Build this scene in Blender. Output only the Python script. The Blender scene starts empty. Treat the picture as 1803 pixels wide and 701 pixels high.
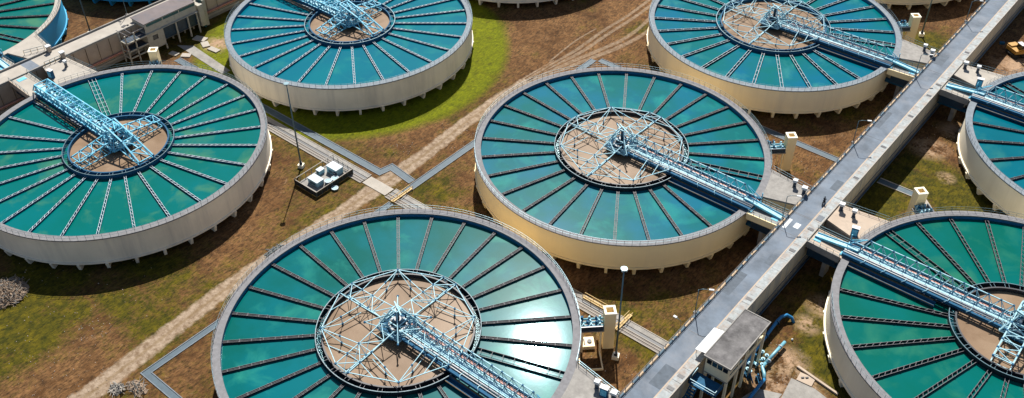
import bpy, math, random
from mathutils import Vector, Matrix, noise
random.seed(7)
PI = math.pi
SC = bpy.context.scene
C = SC.collection
R = math.radians

# ------------------------------------------------------------------ camera
CAMP = Vector((83.867, -135.665, 117.878))
pit, rol = R(39.8459), R(-0.30847)
rx = Vector((0.76861, 0.63972, 0)); fh = Vector((-0.63972, 0.76861, 0))
fw = fh * math.cos(pit) + Vector((0, 0, -math.sin(pit)))
up0 = fh * math.sin(pit) + Vector((0, 0, math.cos(pit)))
xr = rx * math.cos(rol) + up0 * math.sin(rol)
yu = -rx * math.sin(rol) + up0 * math.cos(rol)
cam = bpy.data.cameras.new('camera'); co = bpy.data.objects.new('camera', cam); C.objects.link(co)
co.matrix_world = Matrix.Translation(CAMP) @ Matrix((xr, yu, -fw)).transposed().to_4x4()
cam.sensor_width = 36; cam.lens = 36 * 1701.386 / 1803
cam.clip_start = 1; cam.clip_end = 8000
SC.camera = co

# ------------------------------------------------------------------ world, sun, exposure
EL = R(48.5); SD = Vector((-0.611 * math.cos(EL), 0.7917 * math.cos(EL), math.sin(EL)))
w = bpy.data.worlds.new('World'); SC.world = w; w.use_nodes = True
nt = w.node_tree; nt.nodes.clear()
def N(t, kind, **kw):
    n = t.nodes.new(kind)
    for k, v in kw.items():
        if k in n.inputs.keys(): n.inputs[k].default_value = v
        else: setattr(n, k, v)
    return n
sky = N(nt, 'ShaderNodeTexSky', sky_type='NISHITA', sun_disc=False, sun_elevation=EL,
        sun_rotation=math.atan2(SD.x, SD.y), air_density=1.0, dust_density=0.8, ozone_density=1.5)
tc = N(nt, 'ShaderNodeTexCoord')
mp = N(nt, 'ShaderNodeMapping'); mp.inputs['Scale'].default_value = (1, 1, 1.6)
cn = N(nt, 'ShaderNodeTexNoise', Scale=5.5, Detail=6.0, Roughness=0.6, Distortion=0.4)
cr = N(nt, 'ShaderNodeMapRange'); cr.inputs['From Min'].default_value = 0.52; cr.inputs['From Max'].default_value = 0.74
mx = N(nt, 'ShaderNodeMix', data_type='RGBA')
mx.inputs['B'].default_value = (5.0, 5.4, 6.0, 1)
bg = N(nt, 'ShaderNodeBackground', Strength=0.05); ow = N(nt, 'ShaderNodeOutputWorld')
nt.links.new(tc.outputs['Generated'], mp.inputs[0]); nt.links.new(mp.outputs[0], cn.inputs['Vector'])
nt.links.new(cn.outputs['Fac'], cr.inputs[0]); nt.links.new(cr.outputs[0], mx.inputs['Factor'])
nt.links.new(sky.outputs[0], mx.inputs['A']); nt.links.new(mx.outputs['Result'], bg.inputs[0])
nt.links.new(bg.outputs[0], ow.inputs[0])
sl = bpy.data.lights.new('sun', 'SUN'); sl.energy = 4.6; sl.angle = R(0.5); sl.color = (1, 0.95, 0.87)
so = bpy.data.objects.new('sun', sl); C.objects.link(so); so.rotation_euler = (-SD).to_track_quat('-Z', 'Y').to_euler()
SC.view_settings.view_transform = 'Standard'; SC.view_settings.look = 'None'
SC.view_settings.exposure = 0.92; SC.view_settings.gamma = 1; SC.view_settings.use_curve_mapping = False
SC.render.engine = 'CYCLES'; SC.cycles.max_bounces = 6

# ------------------------------------------------------------------ materials
G = -7.5       # ground level; the rims of the tanks and the road deck are at z = 0
TH = [(0, -64.2), (0, 0), (0, 64.6), (0, 129), (-80.5, -64.3), (-80.5, 0.2), (-80.5, 64.6), (79, -0.3), (79, 63.6), (-161.3, -64.3), (-161.3, 0)]
def mat(name, col, rough=0.7, metal=0.0, vary=0.25, scale=0.6, dirt=None, dirtamt=0.5, dscale=0.25, bump=0.0, streak=False, spec=None, cell=None):
    """base colour broken up by two scales of noise, optional dirt colour in patches or vertical streaks"""
    m = bpy.data.materials.new(name); m.use_nodes = True; t = m.node_tree
    b = t.nodes['Principled BSDF']; b.inputs['Roughness'].default_value = rough; b.inputs['Metallic'].default_value = metal
    if spec is not None: b.inputs['Specular IOR Level'].default_value = spec
    geo = N(t, 'ShaderNodeNewGeometry')
    n1 = N(t, 'ShaderNodeTexNoise', Scale=scale, Detail=8.0, Roughness=0.65)
    t.links.new(geo.outputs['Position'], n1.inputs['Vector'])
    r1 = N(t, 'ShaderNodeMapRange'); r1.inputs['From Min'].default_value = 0.3; r1.inputs['From Max'].default_value = 0.7
    r1.inputs['To Min'].default_value = 1 - vary; r1.inputs['To Max'].default_value = 1 + vary * 0.6
    t.links.new(n1.outputs['Fac'], r1.inputs[0])
    mu = N(t, 'ShaderNodeMix', data_type='RGBA', blend_type='MULTIPLY'); mu.inputs['Factor'].default_value = 1
    mu.inputs['A'].default_value = (*col, 1); t.links.new(r1.outputs[0], mu.inputs['B'])
    out = mu.outputs['Result']
    if dirt:
        mpn = N(t, 'ShaderNodeMapping'); mpn.inputs['Scale'].default_value = (1, 1, 0.08 if streak else 1)
        n2 = N(t, 'ShaderNodeTexNoise', Scale=dscale, Detail=7.0, Roughness=0.7)
        t.links.new(geo.outputs['Position'], mpn.inputs[0]); t.links.new(mpn.outputs[0], n2.inputs['Vector'])
        r2 = N(t, 'ShaderNodeMapRange'); r2.inputs['From Min'].default_value = 0.48; r2.inputs['From Max'].default_value = 0.7
        r2.inputs['To Max'].default_value = dirtamt
        t.links.new(n2.outputs['Fac'], r2.inputs[0])
        m2 = N(t, 'ShaderNodeMix', data_type='RGBA'); m2.inputs['B'].default_value = (*dirt, 1)
        t.links.new(r2.outputs[0], m2.inputs['Factor']); t.links.new(out, m2.inputs['A']); out = m2.outputs['Result']
    t.links.new(out, b.inputs['Base Color'])
    if bump:
        bp = N(t, 'ShaderNodeBump', Strength=bump, Distance=0.05)
        n3 = N(t, 'ShaderNodeTexNoise', Scale=8.0, Detail=4.0)
        t.links.new(geo.outputs['Position'], n3.inputs['Vector'])
        t.links.new(n3.outputs['Fac'], bp.inputs['Height']); t.links.new(bp.outputs[0], b.inputs['Normal'])
    return m
M = {}
M['cream'] = mat('cream_render', (0.88, 0.71, 0.41), 0.8, vary=0.07, scale=0.08, dirt=(0.60, 0.50, 0.36), dirtamt=0.35, dscale=0.13, streak=True)
M['cream_pale'] = mat('pale_cream_render', (0.88, 0.75, 0.50), 0.8, vary=0.08, scale=0.08, dirt=(0.55, 0.48, 0.38), dirtamt=0.4, dscale=0.16, streak=True)
M['wall_grey'] = mat('weathered_pale_render', (0.78, 0.71, 0.58), 0.85, vary=0.14, scale=0.10, dirt=(0.42, 0.39, 0.35), dirtamt=0.6, dscale=0.17, streak=True)
M['wall_white'] = mat('off_white_render', (0.86, 0.79, 0.62), 0.8, vary=0.08, scale=0.08, dirt=(0.55, 0.48, 0.36), dirtamt=0.4, dscale=0.15, streak=True)
M['wall_blue'] = mat('blue_paint_wall', (0.024, 0.32, 0.56), 0.6, vary=0.12, scale=0.3)
M['coping'] = mat('grey_concrete_coping', (0.165, 0.165, 0.175), 0.85, vary=0.3, scale=1.2, dirt=(0.15, 0.144, 0.144), dirtamt=0.6, dscale=0.8)
M['coping_blue'] = mat('blue_grey_coping', (0.15, 0.18, 0.21), 0.8, vary=0.3, scale=1.2, dirt=(0.114, 0.126, 0.138), dirtamt=0.5, dscale=0.8)
M['inner_blue'] = mat('blue_tank_lining', (0.0132, 0.132, 0.2772), 0.5, vary=0.25, scale=1.0)
M['concrete'] = mat('concrete', (0.252, 0.24, 0.222), 0.9, vary=0.25, scale=0.9, dirt=(0.132, 0.12, 0.114), dirtamt=0.6, dscale=0.35, bump=0.2)
M['concrete_pale'] = mat('pale_concrete', (0.3596, 0.3286, 0.2852), 0.9, vary=0.2, scale=0.8, dirt=(0.2046, 0.1798, 0.155), dirtamt=0.6, dscale=0.4, bump=0.2)
M['concrete_tan'] = mat('tan_concrete', (0.4092, 0.33, 0.2574), 0.9, vary=0.2, scale=0.8, dirt=(0.264, 0.198, 0.1452), dirtamt=0.6, dscale=0.4)
M['strip'] = mat('stained_channel_cover', (0.3, 0.325, 0.33), 0.85, vary=0.3, scale=1.6, dirt=(0.25, 0.17, 0.12), dirtamt=0.8, dscale=0.55)
M['asphalt'] = mat('asphalt', (0.115, 0.145, 0.185), 0.85, vary=0.45, scale=0.22, dirt=(0.17, 0.185, 0.21), dirtamt=0.8, dscale=0.16, bump=0.2)
M['patch'] = mat('asphalt_patch', (0.085, 0.105, 0.13), 0.9, vary=0.3, scale=1.0)
M['chan_wall'] = mat('channel_wall_render', (0.54, 0.468, 0.342), 0.85, vary=0.15, scale=0.3, dirt=(0.198, 0.216, 0.234), dirtamt=0.9, dscale=0.6, streak=True)
M['dark_steel'] = mat('dark_steel', (0.01188, 0.01452, 0.0231), 0.55, vary=0.4, scale=2)
M['edge_steel'] = mat('grey_weir_plate', (0.085, 0.082, 0.098), 0.6, vary=0.4, scale=3, dirt=(0.105, 0.091, 0.091), dirtamt=0.6, dscale=1.5)
M['pale_steel'] = mat('pale_weir_plate', (0.434, 0.504, 0.56), 0.6, vary=0.3, scale=3, dirt=(0.175, 0.21, 0.245), dirtamt=0.5, dscale=1.5)
M['blue_pale'] = mat('pale_blue_paint', (0.35, 0.57, 0.65), 0.7, spec=0.25, vary=0.2, scale=1.5, dirt=(0.128, 0.36, 0.464), dirtamt=0.6, dscale=1.2)
M['blue_sky'] = mat('sky_blue_paint', (0.10, 0.43, 0.60), 0.6, spec=0.3, vary=0.25, scale=1.5, dirt=(0.45, 0.585, 0.645), dirtamt=0.6, dscale=1.2)
M['blue_mid'] = mat('mid_blue_paint', (0.01188, 0.0858, 0.1716), 0.75, spec=0.2, vary=0.3, scale=1.5)
M['blue_deep'] = mat('deep_blue_paint', (0.00792, 0.033, 0.066), 0.4, vary=0.4, scale=1.5)
M['blue_pipe'] = mat('blue_pipe_paint', (0.0198, 0.1848, 0.4092), 0.5, spec=0.3, vary=0.2, scale=1.0)
M['pale_pipe'] = mat('faded_blue_pipe_paint', (0.132, 0.3432, 0.4356), 0.4, vary=0.2, scale=1.0)
M['edge_light'] = mat('worn_ring_edge', (0.26, 0.33, 0.36), 0.8, vary=0.4, scale=2.0, spec=0.2)
M['bld_grey'] = mat('dark_building_render', (0.44, 0.41, 0.34), 0.9, vary=0.3, scale=0.5, dirt=(0.16, 0.16, 0.15), dirtamt=0.8, dscale=0.5)  # dull grey base with darker patches at random
M['white'] = mat('white_paint', (0.55, 0.57, 0.58), 0.6, vary=0.08, scale=1.5, dirt=(0.4675, 0.4675, 0.4675), dirtamt=0.3)
M['red'] = mat('faded_red_paint', (0.4092, 0.1716, 0.1188), 0.6, vary=0.3, scale=1.5, dirt=(0.396, 0.33, 0.297), dirtamt=0.6, dscale=1.0)
M['rust'] = mat('rusty_steel', (0.1452, 0.099, 0.0462), 0.8, vary=0.5, scale=2, dirt=(0.0132, 0.066, 0.1056), dirtamt=0.9, dscale=0.7)
M['roof'] = mat('stained_flat_roof', (0.135, 0.13, 0.13), 0.9, vary=0.6, scale=0.5, dirt=(0.045, 0.042, 0.045), dirtamt=1.0, dscale=0.38)
M['roof_l'] = mat('pinkish_flat_roof', (0.15, 0.125, 0.125), 0.9, vary=0.25, scale=0.6, dirt=(0.07, 0.075, 0.09), dirtamt=0.9, dscale=0.3)
M['glass'] = mat('dark_glass', (0.01, 0.015, 0.02), 0.08, vary=0.1)
M['green_win'] = mat('green_louvre', (0.0198, 0.0924, 0.099), 0.4, vary=0.3)
M['yellow'] = mat('yellow_paint', (0.4092, 0.264, 0.066), 0.6, vary=0.3, scale=1.5)
M['drain'] = mat('blue_grey_drain_floor', (0.045, 0.078, 0.105), 0.7, vary=0.25, scale=0.8)
M['trench'] = mat('grey_trench_cover', (0.198, 0.1782, 0.165), 0.9, vary=0.35, scale=1.0, dirt=(0.099, 0.0792, 0.066), dirtamt=0.7, dscale=0.5)
M['fence'] = mat('shaded_fence_mesh', (0.0099, 0.0165, 0.0198), 0.7, vary=0.4)
M['galv'] = mat('galvanised_steel', (0.0858, 0.1518, 0.1848), 0.4, metal=0.4, vary=0.2)
M['orange'] = mat('orange_machine_paint', (0.429, 0.2244, 0.0396), 0.5, vary=0.2)
M['rubber'] = mat('rubber', (0.0132, 0.0132, 0.01452), 0.85, vary=0.2)
M['cloth'] = mat('dark_cloth', (0.0198, 0.0198, 0.0297), 0.9, vary=0.2)
M['skin'] = mat('skin', (0.198, 0.1122, 0.066), 0.6, vary=0.1)
M['brush'] = mat('dry_brush', (0.30, 0.22, 0.155), 0.95, vary=0.5, scale=2.5, dirt=(0.112, 0.084, 0.07), dirtamt=0.8, dscale=1.2)
M['brush_g'] = mat('grey_brush', (0.18, 0.174, 0.162), 0.95, vary=0.5, scale=2.5)

def kerb_mat():
    m = bpy.data.materials.new('kerb_block_paint'); m.use_nodes = True; t = m.node_tree; b = t.nodes['Principled BSDF']
    b.inputs['Roughness'].default_value = 0.8
    geo = N(t, 'ShaderNodeNewGeometry'); sp = N(t, 'ShaderNodeSeparateXYZ'); t.links.new(geo.outputs['Position'], sp.inputs[0])
    a = N(t, 'ShaderNodeMath', operation='MULTIPLY'); a.inputs[1].default_value = 0.28; t.links.new(sp.outputs['Y'], a.inputs[0])
    nz = N(t, 'ShaderNodeTexNoise', Scale=0.7); t.links.new(geo.outputs['Position'], nz.inputs['Vector'])
    ad = N(t, 'ShaderNodeMath', operation='ADD'); t.links.new(a.outputs[0], ad.inputs[0]); t.links.new(nz.outputs['Fac'], ad.inputs[1])
    f = N(t, 'ShaderNodeMath', operation='FRACT'); t.links.new(ad.outputs[0], f.inputs[0])
    g = N(t, 'ShaderNodeMath', operation='GREATER_THAN'); g.inputs[1].default_value = 0.55; t.links.new(f.outputs[0], g.inputs[0])
    mixn = N(t, 'ShaderNodeMix', data_type='RGBA'); mixn.inputs['A'].default_value = (0.42, 0.31, 0.2, 1); mixn.inputs['B'].default_value = (0.07, 0.12, 0.16, 1)
    t.links.new(g.outputs[0], mixn.inputs['Factor']); t.links.new(mixn.outputs['Result'], b.inputs['Base Color'])
    return m
M['kerb'] = kerb_mat()

# ---- ground colours: one node group, used by the ground sheet and by the edges of the track
def ground_group():
    g = bpy.data.node_groups.new('ground_colour', 'ShaderNodeTree')
    g.interface.new_socket('Color', in_out='OUTPUT', socket_type='NodeSocketColor')
    g.interface.new_socket('Height', in_out='OUTPUT', socket_type='NodeSocketFloat')
    go = g.nodes.new('NodeGroupOutput')
    geo = N(g, 'ShaderNodeNewGeometry')
    def nz(scale, detail=8.0, rough=0.65, dist=0.0, off=(0, 0, 0), sc=(1, 1, 1), rot=0.0):
        mpn = N(g, 'ShaderNodeMapping'); mpn.inputs['Location'].default_value = off; mpn.inputs['Scale'].default_value = sc; mpn.inputs['Rotation'].default_value = (0, 0, rot)
        n = N(g, 'ShaderNodeTexNoise', Scale=scale, Detail=detail, Roughness=rough, Distortion=dist)
        g.links.new(geo.outputs['Position'], mpn.inputs[0]); g.links.new(mpn.outputs[0], n.inputs['Vector']); return n.outputs['Fac']
    def rng(v, a, b, lo=0.0, hi=1.0):
        r = N(g, 'ShaderNodeMapRange'); r.inputs['From Min'].default_value = a; r.inputs['From Max'].default_value = b
        r.inputs['To Min'].default_value = lo; r.inputs['To Max'].default_value = hi; g.links.new(v, r.inputs[0]); return r.outputs[0]
    def mixc(f, a, b, bt='MIX'):
        n = N(g, 'ShaderNodeMix', data_type='RGBA', blend_type=bt)
        if isinstance(f, float): n.inputs['Factor'].default_value = f
        else: g.links.new(f, n.inputs['Factor'])
        for s, v in (('A', a), ('B', b)):
            if isinstance(v, tuple): n.inputs[s].default_value = (*v, 1)
            else: g.links.new(v, n.inputs[s])
        return n.outputs['Result']
    def mth(op, a, b=0.0):
        n = N(g, 'ShaderNodeMath', operation=op)
        for i, v in enumerate((a, b)):
            if isinstance(v, (int, float)): n.inputs[i].default_value = v
            else: g.links.new(v, n.inputs[i])
        return n.outputs[0]
    # a fair amount of grass in this area?  green: near the tanks, at given patches
    def blob(x, y, r, soft=0.5):
        d = N(g, 'ShaderNodeVectorMath', operation='DISTANCE'); d.inputs[1].default_value = (x, y, G)
        g.links.new(geo.outputs['Position'], d.inputs[0]); return rng(d.outputs['Value'], r, r * soft, 0.0, 1.0)
    big = nz(0.045, 5.0, 0.55, 0.6, (13, 4, 0))
    med = nz(0.22, 8.0, 0.7, 0.3, (3, 7, 0))
    fine = nz(1.6, 6.0, 0.7)
    hair = nz(3.0, 4.0, 0.7, 0.4, (5, 1, 0), (1, 0.35, 1), 0.7)
    gr = mth('ADD', mth('MULTIPLY', big, 0.62), mth('MULTIPLY', med, 0.38))
    # grassy and bare places of the site
    ringn = None
    def ring(x, y, r0, r1, amt):
        d = N(g, 'ShaderNodeVectorMath', operation='DISTANCE'); d.inputs[1].default_value = (x, y, G)
        g.links.new(geo.outputs['Position'], d.inputs[0]); return rng(d.outputs['Value'], r1, r0, 0.0, amt)
    for (x, y, r0, r1, amt) in [(-80.5, 0.2, 36.5, 39.5, 0.15), (-64, -88, 14, 30, 0.10), (28, -32, 2, 16, 0.07), (-52, -34, 4, 12, 0.07),
                                (64, -12, 12, 26, 0.13), (54, 30, 10, 20, 0.12), (-120, -20, 10, 16, 0.1), (-24, -31, 2, 8, 0.08), (28, 90, 4, 16, 0.10), (-31, 52, 1, 6, 0.08)]:
        gr = mth('ADD', gr, ring(x, y, r0, r1, amt))
    for (x, y, r0, r1, amt) in [(-30, -62, 6, 22, 0.08), (27, 28, 4, 14, 0.10), (27, -48, 4, 12, 0.08), (-24, -16, 3, 9, 0.08),
                                (-30, 30, 10, 30, 0.06), (50, 100, 10, 22, 0.13)]:
        gr = mth('SUBTRACT', gr, ring(x, y, r0, r1, amt))
    gfac = rng(mth('ADD', gr, mth('MULTIPLY', mth('SUBTRACT', fine, 0.5), 0.30)), 0.475, 0.60)
    dirtc = mixc(rng(med, 0.35, 0.65), (0.092, 0.041, 0.013), (0.245, 0.128, 0.052))
    dirtc = mixc(rng(hair, 0.42, 0.66), dirtc, (0.040, 0.021, 0.009))
    dirtc = mixc(rng(nz(0.55, 6.0, 0.75, 0.8, (40, 9, 0)), 0.60, 0.74, 0, 0.75), dirtc, (0.27, 0.175, 0.10))
    grassc = mixc(rng(nz(0.5, 6.0, 0.7, 0.2, (9, 9, 0)), 0.35, 0.68), (0.034, 0.036, 0.002), (0.130, 0.100, 0.004))
    grassc = mixc(rng(hair, 0.45, 0.7), grassc, (0.014, 0.017, 0.002))
    col = mixc(gfac, dirtc, grassc)
    # tighter green collar of watered grass at the pale grey tank
    col = mixc(mth('MULTIPLY', ring(-80.5, 0.2, 37.0, 40.0, 1.0), rng(nz(0.45, 7.0, 0.7), 0.30, 0.48, 0.4, 1.0)), col, mixc(rng(hair, 0.4, 0.7), (0.15, 0.165, 0.001), (0.07, 0.085, 0.002)))
    # sandy wear right of the road
    for (x, y, r) in [(51, -24, 4.5), (49.5, -14, 3.0), (50, -8, 4.0), (46.5, 50, 5.0), (53, 42, 2.5), (48.5, 60, 4.5), (52, 96, 9.0), (46, 86, 4), (51, -29.5, 5.0), (56, -27, 4), (-108, -20, 5), (-104, -17, 3)]:
        bfac = mth('MULTIPLY', blob(x, y, r, 0.3), rng(mth('ADD', med, mth('MULTIPLY', mth('SUBTRACT', fine, 0.5), 0.7)), 0.38, 0.55))
        col = mixc(bfac, col, (0.36, 0.24, 0.155))
    col = mixc(rng(nz(0.9, 8.0, 0.8, 0.5, (2, 2, 2)), 0.40, 0.66, 0, 0.85), col, mixc(1.0, col, (0.52, 0.54, 0.54), 'MULTIPLY'))
    g.links.new(col, go.inputs['Color'])
    g.links.new(mth('ADD', mth('MULTIPLY', fine, 0.6), mth('MULTIPLY', hair, 0.6)), go.inputs['Height'])
    return g
GG = ground_group()
def ground_mat(track=False, faint=False):
    m = bpy.data.materials.new('worn_track' if track else 'dirt_and_grass'); m.use_nodes = True; t = m.node_tree; b = t.nodes['Principled BSDF']
    b.inputs['Roughness'].default_value = 0.95; b.inputs['Specular IOR Level'].default_value = 0.15
    gn = t.nodes.new('ShaderNodeGroup'); gn.node_tree = GG
    bp = N(t, 'ShaderNodeBump', Strength=0.6, Distance=0.25); t.links.new(gn.outputs['Height'], bp.inputs['Height']); t.links.new(bp.outputs[0], b.inputs['Normal'])
    if not track:
        t.links.new(gn.outputs['Color'], b.inputs['Base Color']); return m
    at = N(t, 'ShaderNodeUVMap'); sp = N(t, 'ShaderNodeSeparateXYZ'); t.links.new(at.outputs[0], sp.inputs[0])
    geo = N(t, 'ShaderNodeNewGeometry')
    def nz(s, d=6.0, r=0.7):
        n = N(t, 'ShaderNodeTexNoise', Scale=s, Detail=d, Roughness=r); t.links.new(geo.outputs['Position'], n.inputs['Vector']); return n.outputs['Fac']
    def mth(op, a, b2=0.0):
        n = N(t, 'ShaderNodeMath', operation=op)
        for i, v in enumerate((a, b2)):
            if isinstance(v, (int, float)): n.inputs[i].default_value = v
            else: t.links.new(v, n.inputs[i])
        return n.outputs[0]
    # distance to the centre line, 0..1, broken by noise
    d = mth('ABSOLUTE', mth('SUBTRACT', sp.outputs[0], 0.5))
    d = mth('ADD', mth('MULTIPLY', d, 2.0), mth('MULTIPLY', mth('SUBTRACT', nz(0.7), 0.5), 0.9))
    r = N(t, 'ShaderNodeMapRange'); r.inputs['From Min'].default_value = 0.88; r.inputs['From Max'].default_value = 0.3 if faint else 0.62; r.inputs['To Max'].default_value = 0.7 if faint else 1.0; t.links.new(d, r.inputs[0])
    sand = N(t, 'ShaderNodeMix', data_type='RGBA'); sand.inputs['A'].default_value = (0.15, 0.10, 0.06, 1); sand.inputs['B'].default_value = (0.315, 0.245, 0.18, 1)
    r2 = N(t, 'ShaderNodeMapRange'); r2.inputs['From Min'].default_value = 0.36; r2.inputs['From Max'].default_value = 0.62; t.links.new(nz(1.1, 8.0), r2.inputs[0]); t.links.new(r2.outputs[0], sand.inputs['Factor'])
    # darker crown between the wheel lines
    cd = mth('ABSOLUTE', mth('SUBTRACT', sp.outputs[0], 0.5)); r3 = N(t, 'ShaderNodeMapRange'); r3.inputs['From Min'].default_value = 0.10; r3.inputs['From Max'].default_value = 0.02; r3.inputs['To Max'].default_value = 0.6
    t.links.new(mth('ADD', cd, mth('MULTIPLY', mth('SUBTRACT', nz(0.9), 0.5), 0.25)), r3.inputs[0])
    s2 = N(t, 'ShaderNodeMix', data_type='RGBA'); s2.inputs['B'].default_value = (0.17, 0.115, 0.06, 1); t.links.new(r3.outputs[0], s2.inputs['Factor']); t.links.new(sand.outputs['Result'], s2.inputs['A'])
    f = N(t, 'ShaderNodeMix', data_type='RGBA'); t.links.new(r.outputs[0], f.inputs['Factor']); t.links.new(gn.outputs['Color'], f.inputs['A']); t.links.new(s2.outputs['Result'], f.inputs['B'])
    t.links.new(f.outputs['Result'], b.inputs['Base Color'])
    return m
M['ground'] = ground_mat(); M['track'] = ground_mat(True); M['track_faint'] = ground_mat(True, True)

def water_mat(name, col, col2, murk_cloud, murk_cloud_amt, rough=0.05, bscale=1.2, bstr=0.01, coat=0.07):
    m = bpy.data.materials.new(name); m.use_nodes = True; t = m.node_tree; b = t.nodes['Principled BSDF']
    b.inputs['IOR'].default_value = 1.33; b.inputs['Specular IOR Level'].default_value = 0.3; b.inputs['Specular Tint'].default_value = (0.45, 0.88, 1, 1); b.inputs['Roughness'].default_value = rough
    b.inputs['Coat Weight'].default_value = coat; b.inputs['Coat Roughness'].default_value = 0.27; b.inputs['Coat IOR'].default_value = 1.33
    geo = N(t, 'ShaderNodeNewGeometry')
    def nz(s, d=6.0, r=0.6, dist=0.0, off=(0, 0, 0)):
        mpn = N(t, 'ShaderNodeMapping'); mpn.inputs['Location'].default_value = off
        n = N(t, 'ShaderNodeTexNoise', Scale=s, Detail=d, Roughness=r, Distortion=dist)
        t.links.new(geo.outputs['Position'], mpn.inputs[0]); t.links.new(mpn.outputs[0], n.inputs['Vector']); return n.outputs['Fac']
    def rng(v, a, b_, hi=1.0):
        r = N(t, 'ShaderNodeMapRange'); r.inputs['From Min'].default_value = a; r.inputs['From Max'].default_value = b_; r.inputs['To Max'].default_value = hi
        t.links.new(v, r.inputs[0]); return r.outputs[0]
    def mixc(f, a, b_):
        n = N(t, 'ShaderNodeMix', data_type='RGBA'); t.links.new(f, n.inputs['Factor'])
        for s, v in (('A', a), ('B', b_)):
            if isinstance(v, tuple): n.inputs[s].default_value = (*v, 1)
            else: t.links.new(v, n.inputs[s])
        return n.outputs['Result']
    c = mixc(rng(nz(0.07, 4.0), 0.40, 0.62), col, col2)  # second tone; for the tanks it paints the sky's blue reflection as colour
    c = mixc(rng(nz(0.13, 5.0, 0.58, 0.5, (31, 5, 0)), 0.52, 0.72, murk_cloud_amt), c, murk_cloud)  # sediment murk plus cloud reflections, painted as soft pale patches
    t.links.new(c, b.inputs['Base Color'])
    bp = N(t, 'ShaderNodeBump', Strength=bstr, Distance=0.1)
    t.links.new(nz(bscale, 3.0), bp.inputs['Height']); t.links.new(bp.outputs[0], b.inputs['Normal'])
    return m
for nm_, c1_, c2_, mk_, am_ in (('a', (0, .082, .074), (0, .105, .125), (.02, .20, .155), .75), ('b', (0, .098, .100), (0, .105, .165), (.012, .21, .18), .7), ('c', (0, .100, .088), (0, .112, .118), (.05, .165, .09), .85),
        ('d', (0, .100, .150), (0, .12, .155), (.02, .19, .165), .6), ('e', (0, .105, .110), (0, .10, .17), (.03, .19, .175), .7), ('f', (0, .088, .066), (0, .10, .092), (.025, .15, .09), .7), ('g', (0, .088, .12), (0, .10, .14), (.03, .16, .14), .5)):
    M['water_' + nm_] = water_mat('teal_water_' + nm_, c1_, c2_, mk_, am_)
M['water_dark'] = water_mat('dark_launder_water', (0.0, 0.03, 0.045), (0.0, 0.02, 0.03), (0.02, 0.07, 0.08), 0.5, rough=0.14, bscale=3, bstr=0.9)
M['sludge'] = water_mat('tan_sludge_water', (0.19, 0.128, 0.083), (0.235, 0.165, 0.11), (0.125, 0.078, 0.042), 0.85, rough=0.4, bscale=2, bstr=0.1, coat=0.0)
for q_ in ('Specular IOR Level',): M['sludge'].node_tree.nodes['Principled BSDF'].inputs[q_].default_value = 0.12
M['sludge'].node_tree.nodes['Principled BSDF'].inputs['Specular Tint'].default_value = (1, 1, 1, 1)

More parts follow.
